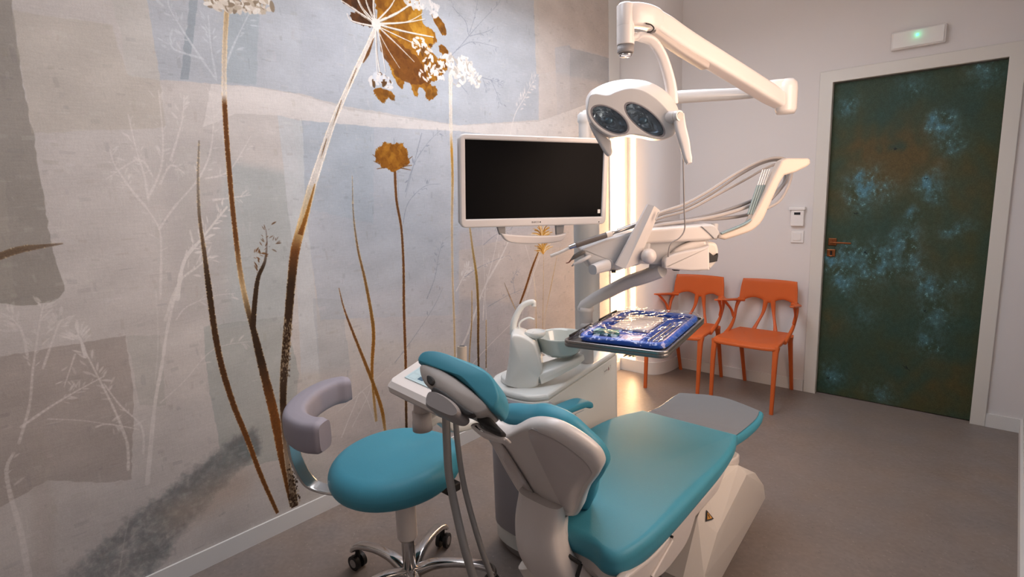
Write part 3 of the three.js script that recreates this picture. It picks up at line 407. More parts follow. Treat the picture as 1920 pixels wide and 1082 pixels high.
// ---------------------------------------------------------------- ceiling lamps (above the picture)
function panelLamp(x, z, w, d, y, color, power, label, up = 0) {
  const t = thing('ceiling_lamp', label, 'ceiling lamp', [x, y, z]);
  part('housing', merge(span(x - w / 2 - .02, x - w / 2, y - .1, y + .01, z - d / 2 - .02, z + d / 2 + .02), span(x + w / 2, x + w / 2 + .02, y - .1, y + .01, z - d / 2 - .02, z + d / 2 + .02), span(x - w / 2, x + w / 2, y - .1, y + .01, z - d / 2 - .02, z - d / 2), span(x - w / 2, x + w / 2, y - .1, y + .01, z + d / 2, z + d / 2 + .02), span(x - w / 2, x + w / 2, y, y + .01, z - d / 2, z + d / 2)), mat('#e8e8e6', 0.5), t);
  part('diffuser', span(x - w / 2, x + w / 2, y - .01, y - .004, z - d / 2, z + d / 2), mat('#ffffff', 0.6, { emissive: color, emissiveIntensity: 1.2 }), t);
  for (const s of [-1, 1]) part('suspension_wire', rod([x, y, z + s * d * .4], [x, RY, z + s * d * .4], .0015), mat('#999999', .4, { metalness: 1 }), t);
  areaLight(w * .98, d * .98, color, power, [x, y - .012, z], [x, 0, z]).up.set(0, 0, 1);
  if (up) areaLight(w * .98, d * .98, color, up, [x, y + .013, z], [x, 9, z]);
}
panelLamp(0.85, 2.0, 0.9, 1.7, 2.72, '#eef3ff', 5.2, 'suspended rectangular ceiling lamp over the far end of the dental chair', 2.2);
panelLamp(1.05, 3.6, 0.6, 1.0, 2.72, '#eef3ff', 4, 'added suspended ceiling lamp out of view, brightening the stool end of the room', 2.5);  // added and unseen: brings more light to the near end of the mural
// added warm light panel, unseen, standing in for a warm source on the right
{
  const x = RX, y = 1.65, z = 2.3, t = thing('added_light_panel', 'added tall warm light panel on the right wall, unseen, giving warm light from the right', 'added light panel', [x, y, z]);
  part('back_plate', rbox(.03, 1.36, .8, .008, x - .015, y, z), mat('#e6e6e4', .4), t);
  part('diffuser', rbox(.03, 1.3, .74, .012, x - .045, y, z), mat('#ffffff', .5, { emissive: '#ffe0c4', emissiveIntensity: 1.3 }), t);
  areaLight(.72, 1.28, '#ffd8bc', 5.5, [x - .064, y, z], [0, y, z]);
}
// ---------------------------------------------------------------- the two orange armchairs by the door
{
  const orange = mat('#c4602f', 0.42, { specularIntensity: 0.5 });
  function orangeChair(x, z, turn, label) {
    const t = thing('waiting_chair', label, 'chair', [0, 0, 0]); origin.delete(t);
    // seat: thin shell, slightly dished, wider in front
    const so = smooth2([[-.205, .245], [-.12, .262], [.12, .262], [.205, .245], [.212, .2], [.195, -.05], [.175, -.17, 1], [-.175, -.17, 1], [-.195, -.05], [-.212, .2]], true, 6);
    part('seat', cushion(so, 0.022, 0.009, { form: (v) => { v.y += 0.428 - 0.016 * Math.max(0, 1 - (v.x / .2) ** 2) * Math.max(0, 1 - ((v.z - .02) / .25) ** 2) - Math.max(0, v.z - .2) * .25; } }), orange, t);
    // backrest panel: curved, lower edge arched
    const bo = smooth2([[-.19, .8, 1], [.19, .8, 1], [.192, .72], [.19, .655], [.2, .628, 1], [.175, .632], [.15, .652], [.1, .664], [.052, .652], [.03, .632, 1], [-.03, .632, 1], [-.052, .652], [-.1, .664], [-.15, .652], [-.175, .632], [-.2, .628, 1], [-.19, .655], [-.192, .72]], true, 6);
    const bend = (v) => { v.z += -.245 - (v.y - .63) * .13 + 1.15 * v.x * v.x; };
    const bp = slabGrid(bo, 0.016); const p = bp.attributes.position, q = V(0, 0, 0); for (let i = 0; i < p.count; i++) { q.fromBufferAttribute(p, i); bend(q); p.setXYZ(i, q.x, q.y, q.z); } bp.computeVertexNormals();
    part('backrest', bp, orange, t);
    const bz = (x, y) => -.245 - (y - .63) * .13 + 1.15 * x * x;
    for (const s of [-1, 1]) {
      part('front_leg', sweep([[s * .197, .438, .225], [s * .2, .36, .243], [s * .2, 0, .272]], ease([[0, .024, .019], [.3, .018, .016], [1, .012, .0125]], 3), { n: 16, m: 14, side: [1, 0, 0] }), orange, t);
      part('rear_leg', sweep([[s * .178, .432, -.14], [s * .172, .34, -.185], [s * .166, 0, -.285]], ease([[0, .022, .02], [.3, .016, .016], [1, .012, .0115]], 3), { n: 16, m: 14, side: [1, 0, 0] }), orange, t);
      part('back_strut', sweep([[s * .024, .65, bz(0, .65)], [s * .036, .56, -.235], [s * .062, .48, -.19], [s * .078, .43, -.155]], ease([[0, .017, .01], [.5, .0095, .008], [1, .015, .009]], 2.6), { n: 18, m: 12, side: [1, 0, 0] }), orange, t);
      part('side_strut', sweep([[s * .192, .655, bz(.19, .65) + .004], [s * .205, .6, -.175], [s * .203, .52, -.13], [s * .2, .47, -.06], [s * .2, .43, .06]], ease([[0, .013, .02], [.4, .009, .013], [.8, .012, .012], [1, .015, .012]], 2.6), { n: 22, m: 12, side: [1, 0, 0] }), orange, t);
      part('armrest', sweep([[s * .17, .642, bz(.17, .64)], [s * .212, .648, -.16], [s * .226, .66, -.07], [s * .231, .672, .02], [s * .234, .678, .055]], ease([[0, .02, .012], [.4, .024, .009], [.8, .02, .007], [1, .01, .004]], 2.6), { n: 20, m: 14, side: [1, 0, 0] }), orange, t);
      part('arm_brace', sweep([[s * .234, .663, -.01], [s * .226, .63, -.05], [s * .215, .58, -.1], [s * .204, .53, -.115]], ease([[0, .012, .006], [.5, .008, .008], [1, .01, .01]], 2.6), { n: 16, m: 12, side: [1, 0, 0] }), orange, t);
    }
    t.position.set(x, 0, z); t.rotation.y = turn; return t;
  }
  // plate with an inner grid so that it can be bent
  function slabGrid(outline, th) {
    const xs = outline.map((p) => p[0]), x0 = Math.min(...xs), x1 = Math.max(...xs), n = 48, pos = [], idx = [];
    const cut = (x) => { const ys = []; for (let i = 0; i < outline.length; i++) { const [ax, ay] = outline[i], [bx, by] = outline[(i + 1) % outline.length]; if ((ax <= x) !== (bx <= x)) ys.push(ay + (by - ay) * (x - ax) / (bx - ax)); } return [Math.min(...ys), Math.max(...ys)]; };
    const m = 10, ring = 2 * (m + 1);
    for (let i = 0; i <= n; i++) { const x = x0 + (x1 - x0) * (0.0005 + 0.999 * i / n), [a, b] = cut(x), e = Math.min(1, Math.min(i, n - i) / 1.2 + .35); for (const s of [1, -1]) for (let k = 0; k <= m; k++) { const kk = s > 0 ? k / m : 1 - k / m, ed = (k === 0 || k === m) ? .35 : 1; pos.push(x, a + (b - a) * kk, s * th / 2 * ed * e); } }
    for (let i = 0; i < n; i++) for (let k = 0; k < ring; k++) { const a = i * ring + k, b = i * ring + (k + 1) % ring, c = a + ring, d = b + ring; idx.push(a, c, b, b, c, d); }
    for (const i of [0, n]) for (let k = 0; k < m; k++) { const a = i * ring + k, b = a + 1, c = i * ring + ring - 1 - k, d = c - 1; i ? idx.push(a, c, b, b, c, d) : idx.push(a, b, c, b, d, c); }
    const g = new THREE.BufferGeometry(); g.setAttribute('position', new THREE.Float32BufferAttribute(pos, 3)); g.setIndex(idx); g.computeVertexNormals(); return g;
  }
  orangeChair(1.074, 0.302, 0, 'orange plastic armchair nearer the green door, right one of the pair');
  orangeChair(0.578, 0.33, 0.03, 'orange plastic armchair beside the glowing column, left one of the pair');
}
// ---------------------------------------------------------------- dental chair
const white = mat('#d3ccc7', 0.34, { clearcoat: 0.25, clearcoatRoughness: 0.3 });
const cream = mat('#d8d1c8', 0.38), greyPl = mat('#8d8886', 0.5), dark = mat('#242221', 0.6), black = mat('#0c0c0d', 0.5), chrome = mat('#c9c6c4', 0.14, { metalness: 1 });
const pore = field(256, (u, v) => { const k = 0.5 + 0.22 * tnoise(u, v, 50) + 0.3 * (rnd() - 0.5); return [k, k, k]; }); pore.repeat.set(6, 6);
const teal = mat('#428da1', 0.46, { bumpMap: pore, bumpScale: 0.0004, specularIntensity: 0.6 });
// rings of equal point count joined in order, capped at both ends
function stack(rings) {
  const R3 = rings.map(([pts, z]) => smooth2(pts, true, 4).map(([x, y]) => [x, y, z])), n = R3[0].length, pos = R3.flat(2), idx = [];
  for (let j = 0; j < R3.length - 1; j++) for (let k = 0; k < n; k++) { const a = j * n + k, b = j * n + (k + 1) % n; idx.push(a, a + n, b, b, a + n, b + n); }
  for (const j of [0, R3.length - 1]) for (const f of THREE.ShapeUtils.triangulateShape(R3[j].map(([x, y]) => new THREE.Vector2(x, y)), [])) idx.push(...(j ? f : [...f].reverse()).map((q) => q + j * n));
  const g = new THREE.BufferGeometry(); g.setAttribute('position', new THREE.Float32BufferAttribute(pos, 3)); g.setIndex(idx); g.computeVertexNormals(); return g;
}
// loft through closed outlines [[pts], depth] in the xy plane; outlines are resampled by angle
function loft(rings, N = 72, cap0 = true, cap1 = true) {
  const polar = (pts) => { let cx = 0, cy = 0; for (const [x, y] of pts) { cx += x / pts.length; cy += y / pts.length; } const out = []; for (let k = 0; k < N; k++) { const a = k / N * TAU, dx = Math.cos(a), dy = Math.sin(a); let best = 0; for (let i = 0; i < pts.length; i++) { const [ax, ay] = pts[i], [bx, by] = pts[(i + 1) % pts.length], ex = bx - ax, ey = by - ay, den = dx * ey - dy * ex; if (Math.abs(den) < 1e-12) continue; const t = ((ax - cx) * ey - (ay - cy) * ex) / den, s = ((ax - cx) * dy - (ay - cy) * dx) / den; if (s >= -1e-6 && s <= 1.000001 && t > best) best = t; } out.push([cx + dx * best, cy + dy * best]); } return { out, c: [cx, cy] }; };
  const pos = [], idx = [], P = rings.map(([pts, z, sc = 1]) => { const { out, c } = polar(pts); return { r: out.map(([x, y]) => [c[0] + (x - c[0]) * sc, c[1] + (y - c[1]) * sc, z]), c: [...c, z] }; });
  for (const { r } of P) for (const q of r) pos.push(...q);
  for (let j = 0; j < P.length - 1; j++) for (let k = 0; k < N; k++) { const a = j * N + k, b = j * N + (k + 1) % N; idx.push(a, a + N, b, b, a + N, b + N); }
  if (cap0) { const c = pos.length / 3; pos.push(...P[0].c); for (let k = 0; k < N; k++) idx.push(c, k, (k + 1) % N); }
  if (cap1) { const o = (P.length - 1) * N, c = pos.length / 3; pos.push(...P[P.length - 1].c); for (let k = 0; k < N; k++) idx.push(c, o + (k + 1) % N, o + k); }
  const g = new THREE.BufferGeometry(); g.setAttribute('position', new THREE.Float32BufferAttribute(pos, 3)); g.setIndex(idx); g.computeVertexNormals(); return g;
}
{
  const t = thing('dental_chair', 'teal upholstered white dental treatment chair with clear plastic footrest cover', 'dental chair', [1.405, 0, 2.4]);
  // seat cushion
  const half = [[0, 3.0], [.12, 3.005], [.185, 3.025], [.225, 3.005], [.246, 2.93], [.254, 2.8], [.254, 2.55], [.251, 2.36], [.235, 2.22], [.205, 2.11, 1]];
  const left = [[1.2, 2.11, 1], [1.155, 2.22], [1.125, 2.36], [1.119, 2.55], [1.14, 2.7], [1.2, 2.84], [1.3, 2.95]];
  const out = smooth2([...half.map(([x, z, c]) => [1.405 + x, z, ...(c ? [1] : [])]), ...left], true, 5);
  const bendSeat = (v) => { const q = Math.max(0, Math.min(1, (2.75 - v.z) / .6)), high = v.y > .045; v.y = .072 - (.072 - v.y) * (1 - .42 * q * q * (3 - 2 * q)); const k = (v.z - 2.11) / .9; v.y += .428 + .012 * Math.cos(k * 3) + .035 * Math.max(0, 1 - (v.z - 2.11) / .25) ** 2 * 0; const w = Math.abs(v.x - 1.405) / .28; v.y += .012 * w * w * (high ? 1 : 0); };
  part('seat_cushion', cushion(out, .072, .034, { form: bendSeat, rings: 12, arc: 7 }), teal, t);
  const fo = smooth2([[1.205, 2.17, 1], [1.605, 2.17, 1], [1.612, 2.0], [1.614, 1.87], [1.605, 1.8], [1.58, 1.778], [1.405, 1.74], [1.23, 1.778], [1.205, 1.8], [1.196, 1.87], [1.198, 2.0]], true, 6);
  const bendFoot = (v) => { v.y += .457 - (2.115 - v.z) * .1 + Math.max(0, 2.05 - v.z) ** 2 * .5; };
  part('footrest_cushion', cushion(fo, .04, .018, { form: bendFoot, rings: 8, arc: 6 }), teal, t);
  const film = field(256, (u, v) => { const k = .5 + .35 * tnoise(u, v, 6) + .3 * tnoise(v, u, 22); return [k, k, k]; });
  const fc = smooth2([[1.212, 2.096, 1], [1.598, 2.096, 1], [1.596, 2.0], [1.598, 1.87], [1.59, 1.81], [1.57, 1.79], [1.405, 1.752], [1.24, 1.79], [1.22, 1.81], [1.212, 1.87], [1.214, 2.0]], true, 6);
  part('footrest_cover', cushion(fc, .003, .0015, { form: (v) => { bendFoot(v); v.y += .0415; }, rings: 10, arc: 3 }), mat('#a9b0b6', .1, { transmission: .6, ior: 1.45, thickness: 0, bumpMap: film, bumpScale: .0025, specularIntensity: 1 }), t, 'clear plastic footrest cover');
  // white seat frame under the cushion
  const uf = smooth2([...half.map(([x, z]) => [1.405 + x * .93, z > 2.9 ? z - .02 : z]), ...left.map(([x, z]) => [1.405 + (x - 1.405) * .93, z])], true, 4);
  part('seat_frame', cushion(uf, .05, .015, { form: (v) => { v.y += .378 + .02 * Math.max(0, Math.min(1, (2.75 - v.z) / .6)); } }), white, t);
  const sideOut = [[-.633, .416], [-.605, .441], [-.554, .436], [-.398, .427], [-.138, .494], [-.03, .505], [.003, .501], [-.028, .474], [-.111, .461], [-.167, .418], [-.228, .355], [-.303, .334], [-.429, .333]];
  part('side_panel', put(slab(smooth2(sideOut, true, 4), .03, .008).translate(0, 0, -.022), frame([1.66, 0, 2.4], [0, 0, -1], [0, 1, 0], [1, 0, 0])), white, t);
  part('side_panel', put(slab(smooth2(sideOut, true, 4), .03, .008), frame([1.17, 0, 2.4], [0, 0, -.75], [0, 1, 0], [1, 0, 0])), white, t);
  part('headrest_socket', put(slab(smooth2([[-.074, -.015], [-.064, -.011], [-.051, -.017], [-.052, -.028], [-.065, -.026]], true, 4), .03, .003).translate(0, 0, .054), frame([1.4093, 1.0023, 3.3398], [.9076, -.3637, -.21], [.1328, .7229, -.678], [.3984, .5875, .7044])), dark, t);
  part('side_rib', rod([[1.656, .368, 2.88], [1.656, .415, 2.752]][0], [[1.656, .368, 2.88], [1.656, .415, 2.752]][1], .006, .004), white, t);
  part('pivot_pin', rod([[1.66, .431, 2.757]][0], [[[1.66, .431, 2.757]][0][0] - .02, [[1.66, .431, 2.757]][0][1], [[1.66, .431, 2.757]][0][2]], .004), dark, t);
  // lifting column cover
  {
    const top = [[1.62, .448, 2.265], [1.62, .404, 2.413], [1.62, .35, 2.49], [1.62, .175, 2.6]], ridge = [[1.675, .396, 2.185], [1.675, .293, 2.453], [1.675, .185, 2.556]];
    const pts = [...top, ...ridge, [1.655, .44, 2.215], [1.655, .33, 2.027], [1.655, .227, 1.915], [1.655, .156, 1.886], [1.655, .052, 2.343], [1.655, .04, 2.5], [1.42, .36, 2.25], [1.42, .33, 2.05], [1.42, .2, 1.93], [1.42, .04, 2.1], [1.42, .04, 2.5], [1.42, .16, 2.58]].map((p) => V(...p));
    part('column_cover', new ConvexGeometry(pts), cream, t);
    // warning triangle on the sloping face between seam and ridge
    const A = V(...ridge[1]), B = V(...top[1]), C = V(...top[2]), nrm = B.clone().sub(A).cross(C.clone().sub(A)).normalize(); if (nrm.x < 0) nrm.negate();
    const up = V(0, 1, 0).sub(nrm.clone().multiplyScalar(nrm.y)).normalize(), right = up.clone().cross(nrm).normalize();
    const c = A.clone().multiplyScalar(.36).add(B.clone().multiplyScalar(.3)).add(C.clone().multiplyScalar(.34)).add(nrm.clone().multiplyScalar(.004)), m = new THREE.Matrix4().makeBasis(right, up, nrm).setPosition(c);
    part('warning_sign', put(slab([[-.017, -.015], [.017, -.015], [0, .018]], .003, 0), m), mat('#1b1a18', .5), t, 'small triangular warning sign');
    part('warning_symbol', put(slab([[-.011, -.011], [.011, -.011], [0, .011]], .002, 0, 1, [[[-.0015, -.008], [.0015, -.008], [.0025, .004], [-.0025, .004]]]).translate(0, 0, .002), m), mat('#c98f3e', .5), t);
  }
  part('base_plate', rbox(.38, .05, .7, .022, 1.4, .025, 2.25), white, t);
  part('lift_column', rbox(.3, .36, .42, .05, 1.4, .2, 2.35), greyPl, t);
  // curved neck that carries the backrest
  part('back_support', sweep([[1.39, .595, 3.038], [1.379, .499, 3.042], [1.397, .421, 3.043], [1.427, .339, 3.007], [1.446, .23, 2.932]], ease([[0, .072, .04], [.5, .078, .05], [1, .08, .05]], 3.4), { n: 30, m: 28, side: [1, 0, -.1] }), white, t);
  part('back_support_trim', sweep([[1.439, .533, 3.007], [1.443, .481, 3.016], [1.454, .42, 3.012], [1.476, .353, 2.973]], () => [.009, .02, 3], { n: 24, m: 12, side: [1, 0, 0] }), white, t);
  part('hinge_cover', sweep([[1.353, .372, 3.04], [1.397, .307, 3.015], [1.447, .211, 2.935]], ease([[0, .075, .035], [1, .085, .06]], 3), { n: 16, m: 20, side: [1, 0, -.1] }), cream, t);
  part('seat_hook', merge(rod([[1.471, .433, 3.027], [1.505, .415, 3.015]][0], [[1.471, .433, 3.027], [1.505, .415, 3.015]][1], .006), rod([[1.505, .415, 3.015], [1.5, .379, 3.027]][0], [[1.505, .415, 3.015], [1.5, .379, 3.027]][1], .006)), dark, t);
  // backrest: cushion, shell with a ridge and two flat wings
  const sh = smooth2([[-.011, .403], [.041, .437], [.103, .478], [.164, .486], [.212, .46], [.25, .412], [.258, .37], [.243, .325], [.191, .249], [.145, .172], [.1, .085], [.063, .039], [.02, .024], [-.054, .004], [-.136, .019], [-.176, .015, 1], [-.152, .16], [-.128, .275], [-.115, .384, 1], [-.079, .409], [-.047, .401]], true, 5);
  const shIn = smooth2([[-.005, .396], [.036, .422], [.093, .459], [.152, .466], [.197, .443], [.233, .397], [.243, .357], [.232, .323], [.182, .251], [.133, .167], [.089, .086], [.063, .054], [.027, .041], [-.046, .022], [-.118, .045], [-.153, .042, 1], [-.135, .175], [-.113, .282], [-.103, .38, 1], [-.079, .392], [-.05, .386]], true, 5);
  const shell = loft([[shIn, .004], [sh, -.005], [sh, -.03], [shIn, -.045]], 160);
  const cut = (g, keepN) => { const p = g.attributes.position; for (let i = 0; i < p.count; i++) { const x = p.getX(i), y = p.getY(i), c = -.005 - (.42 - y) * .04; p.setZ(i, p.getZ(i) - Math.max(0, Math.abs(x - c) - .028) * .13); } g.computeVertexNormals(); return g; };
  part('back_shell', put(cut(shell), frame([1.405, .5, 2.98], [1, 0, 0], [0, .8412, .5408], [0, -.5408, .8412])), white, t);
  const dull = mat('#c2bab7', .28, { clearcoat: .5, clearcoatRoughness: .15 });
  const wing = smooth2([[.097, .446], [.149, .461], [.188, .436], [.222, .385], [.229, .34], [.22, .316], [.175, .252], [.127, .166], [.084, .091], [.048, .064, 1]], true, 4), lw = smooth2([[-.097, .375], [-.07, .372], [-.034, .364, 1], [-.048, .035, 1], [-.11, .056], [-.137, .063, 1], [-.125, .186], [-.102, .288]], true, 4);
  const lift = (g, d) => { cut(g); g.translate(0, 0, d); return put(g, frame([1.405, .5, 2.98], [1, 0, 0], [0, .8412, .5408], [0, -.5408, .8412])); };
  const fill = (o) => { let cx = 0, cy = 0; for (const [x, y] of o) { cx += x / o.length; cy += y / o.length; } return loft([[o, 0], [o, -.006]], 96); };
  part('back_panel', lift(fill(wing), .0065), dull, t); part('back_panel', lift(fill(lw), .0065), dull, t);
  const cu = smooth2([[-.148, .333], [-.079, .377], [-.005, .396], [.066, .424], [.149, .414], [.189, .362], [.21, .315], [.201, .242], [.13, .128], [.077, .017], [.021, -.078], [-.047, -.161], [-.076, -.128], [-.151, -.046], [-.161, .071], [-.156, .188], [-.157, .286]], true, 5);
  const cuIn = smooth2([[-.136, .315], [-.088, .35], [-.019, .37], [.05, .398], [.124, .384], [.159, .329], [.175, .279], [.17, .225], [.104, .12], [.053, .019], [.008, -.056], [-.039, -.116], [-.065, -.082], [-.112, .008], [-.121, .115], [-.12, .218], [-.129, .29]], true, 5);
  part('back_cushion', put(loft([[cuIn, .0], [cu, -.012], [cu, -.045], [cuIn, -.065]], 140), frame([1.405, .5379, 2.9211], [1, 0, 0], [0, .8412, .5408], [0, -.5408, .8412])), teal, t);
  // left armrest
  const arm = [[1.152, .655, 2.86], [1.152, .668, 2.7], [1.152, .665, 2.57], [1.152, .655, 2.5], [1.152, .635, 2.465]];
  part('armrest', sweep(arm, ease([[0, .03, .014], [.6, .036, .015], [.9, .034, .014], [1, .028, .008]], 3.4), { n: 28, m: 22, side: [1, 0, 0] }), teal, t);
  part('armrest_frame', sweep([[1.145, .635, 2.8], [1.145, .645, 2.65], [1.145, .64, 2.52]], () => [.03, .01, 3], { n: 16, m: 16, side: [1, 0, 0] }), white, t);
  part('armrest_post', sweep([[1.145, .64, 2.6], [1.148, .58, 2.56], [1.155, .44, 2.48]], () => [.026, .03, 4], { n: 10, m: 16, side: [1, 0, 0] }), greyPl, t);
  // headrest
  const hc = smooth2([[-.126, .007], [-.128, .024], [-.115, .038], [-.085, .05], [-.039, .058], [.011, .065], [.046, .063], [.07, .054], [.091, .038], [.102, .023], [.106, .004], [.099, -.006], [.087, -.003], [.052, .009], [.006, .015], [-.037, .018], [-.082, .014], [-.112, .001]], true, 6);
  const hcIn = smooth2([[-.117, .009], [-.12, .024], [-.106, .037], [-.077, .048], [-.032, .053], [.009, .057], [.04, .058], [.062, .051], [.083, .036], [.095, .023], [.099, .005], [.091, -.003], [.079, 0], [.044, .012], [.002, .022], [-.028, .02], [-.074, .016], [-.103, .003]], true, 6);
  const ts = smooth2([[-.112, -.005], [-.108, .003], [-.082, .013], [-.036, .017], [.006, .014], [.052, .007], [.091, -.003], [.087, -.02], [.071, -.033], [.042, -.037], [-.005, -.04], [-.045, -.037], [-.075, -.032], [-.097, -.02]], true, 6), tsIn = smooth2([[-.105, -.006], [-.101, .003], [-.075, .011], [-.032, .012], [.002, .009], [.045, .005], [.085, -.004], [.08, -.019], [.065, -.031], [.036, -.035], [-.007, -.033], [-.04, -.033], [-.068, -.03], [-.091, -.019]], true, 6);
  part('headrest_cushion', put(loft([[hcIn, .062], [hc, .05], [hc, -.05], [hcIn, -.065]], 120), frame([1.4093, 1.0023, 3.3398], [.9076, -.3637, -.21], [.1328, .7229, -.678], [.3984, .5875, .7044])), teal, t);
  part('headrest_shell', put(loft([[tsIn, .06], [ts, .047], [ts, -.045], [tsIn, -.055]], 120), frame([1.4093, 1.0023, 3.3398], [.9076, -.3637, -.21], [.1328, .7229, -.678], [.3984, .5875, .7044])), mat('#a9a29c', .42), t);
  part('headrest_slot', put(slab(smooth2([[-.044, -.035], [-.04, -.027], [-.009, -.026], [.025, -.029], [.054, -.032], [.073, -.032], [.066, -.043], [.05, -.044], [.022, -.04], [-.01, -.04], [-.039, -.041]], true, 4), .03, .004).translate(0, 0, .056), frame([1.4093, 1.0023, 3.3398], [.9076, -.3637, -.21], [.1328, .7229, -.678], [.3984, .5875, .7044])), dark, t);
  part('headrest_clamp', put(soft(loft([[smooth2([[-.035, -.055], [-.033, -.042], [-.009, -.037], [.024, -.039], [.045, -.047], [.045, -.058], [.032, -.064], [.003, -.068], [-.024, -.069]], true, 5), .09], [smooth2([[-.037, -.059], [-.037, -.041], [-.011, -.034], [.025, -.035], [.048, -.045], [.048, -.059], [.033, -.068], [.003, -.072], [-.027, -.074]], true, 5), .076], [smooth2([[-.037, -.059], [-.037, -.041], [-.011, -.034], [.025, -.035], [.048, -.045], [.048, -.059], [.033, -.068], [.003, -.072], [-.027, -.074]], true, 5), .0]], 80), .6), frame([1.4093, 1.0023, 3.3398], [.9076, -.3637, -.21], [.1328, .7229, -.678], [.3984, .5875, .7044])), greyPl, t);
  part('headrest_hinge', put(slab(smooth2([[.067, -.034], [.09, -.018], [.116, -.023], [.135, -.028], [.131, -.039], [.091, -.043]], true, 4), .05, .008), frame([1.4093, 1.0023, 3.3398], [.9076, -.3637, -.21], [.1328, .7229, -.678], [.3984, .5875, .7044])), dark, t);
  part('headrest_bracket', put(slab(smooth2([[.053, -.054], [.064, -.039], [.082, -.042], [.118, -.038], [.145, -.034], [.141, -.044], [.107, -.055], [.08, -.06]], true, 4), .05, .008).translate(0, 0, -.03), frame([1.4093, 1.0023, 3.3398], [.9076, -.3637, -.21], [.1328, .7229, -.678], [.3984, .5875, .7044])), white, t);
}
// ---------------------------------------------------------------- operator stool
{
  const cx = .79, cz = 3.1, t = thing('operator_stool', 'round teal operator stool with a curved grey backrest and chrome star base', 'stool', [cx, 0, cz]);
  const o = []; for (let i = 0; i < 60; i++) { const a = i / 60 * TAU; o.push([cx - .03 + Math.cos(a) * .243 + .012 * Math.cos(2 * a + .9), cz + .022 + Math.sin(a) * .232 + .012 * Math.sin(2 * a + .9)]); }
  const tilt = (v) => { const dx = v.x - cx, dz = v.z - cz, back = Math.exp(-(((dx + .05) / .08) ** 2 + ((dz + .12) / .1) ** 2)); v.y += .47 - (v.y > .05 ? .014 * back : 0) + dx * .03 - dz * .07; };
  part('seat', cushion(o, .102, .05, { dome: .008, form: tilt, rings: 14, arc: 8 }), teal, t);
  part('seat_plate', cyl(.12, .14, .02, cx, .455, cz), dark, t);
  part('adjust_lever', rbox(.05, .032, .06, .006, cx + .15, .452, cz - .09), dark, t);
  part('column_sleeve', lathe([[0, .47], [.037, .47], [.037, .245], [.033, .237], [0, .237]], 32).translate(cx, 0, cz), white, t);
  part('gas_lift', lathe([[0, .3], [.024, .3], [.024, .11], [.036, .108], [.04, .07], [0, .07]], 32).translate(cx, 0, cz), chrome, t);
  const a0 = R(-44);
  for (let k = 0; k < 5; k++) {
    const a = a0 + k * TAU / 5, c = Math.cos(a), s = Math.sin(a), P = (r, y) => [cx + c * r, y, cz + s * r];
    part('base_leg', sweep([P(.02, .1), P(.09, .125), P(.19, .125), P(.29, .1), P(.315, .075)], ease([[0, .026, .018], [.5, .02, .013], [.9, .024, .012], [1, .022, .008]], 2.8), { n: 28, m: 18, side: [-s, 0, c] }), chrome, t);
    const w = part('caster', merge(rod([cx + c * .3 - s * .024, .03, cz + s * .3 + c * .024], [cx + c * .3 - s * .008, .03, cz + s * .3 + c * .008], .03, .03, 24), rod([cx + c * .3 + s * .024, .03, cz + s * .3 - c * .024], [cx + c * .3 + s * .008, .03, cz + s * .3 - c * .008], .03, .03, 24), rod([cx + c * .295, .03, cz + s * .295], [cx + c * .295, .09, cz + s * .295], .01)), black, t);
    for (const q of [-1, 1]) part('wheel_hub', rod([cx + c * .3 + q * s * .0255, .03, cz + s * .3 - q * c * .0255], [cx + c * .3 + q * s * .02, .03, cz + s * .3 - q * c * .02], .017), greyPl, w);
  }
  // curved backrest pad
  const pad = [[.559, .775, 3.148], [.541, .775, 3.21], [.573, .775, 3.299], [.652, .775, 3.393], [.739, .775, 3.444], [.828, .775, 3.448], [.874, .775, 3.421]];
  part('backrest', sweep(pad, ease([[0, .04, .032], [.06, .046, .038], [.95, .05, .038], [1, .043, .032]], 4), { n: 60, m: 28, side: [0, 1, 0] }), mat('#8f8a93', .62, { bumpMap: pore, bumpScale: .0004 }), t, 'curved grey backrest pad');
  const arm = [[.56, .662, 3.382], [.56, .581, 3.375], [.56, .477, 3.334], [.56, .392, 3.298]];
  part('backrest_arm', sweep([arm[0], arm[1], arm[2], [arm[3][0] + .04, .45, arm[3][2] + .0], [.68, .445, 3.24], [cx, .452, cz]], () => [.027, .006, 5], { n: 40, m: 16, side: [.45, 0, .9] }), mat('#c4c4c2', .2, { metalness: .85 }), t);
}
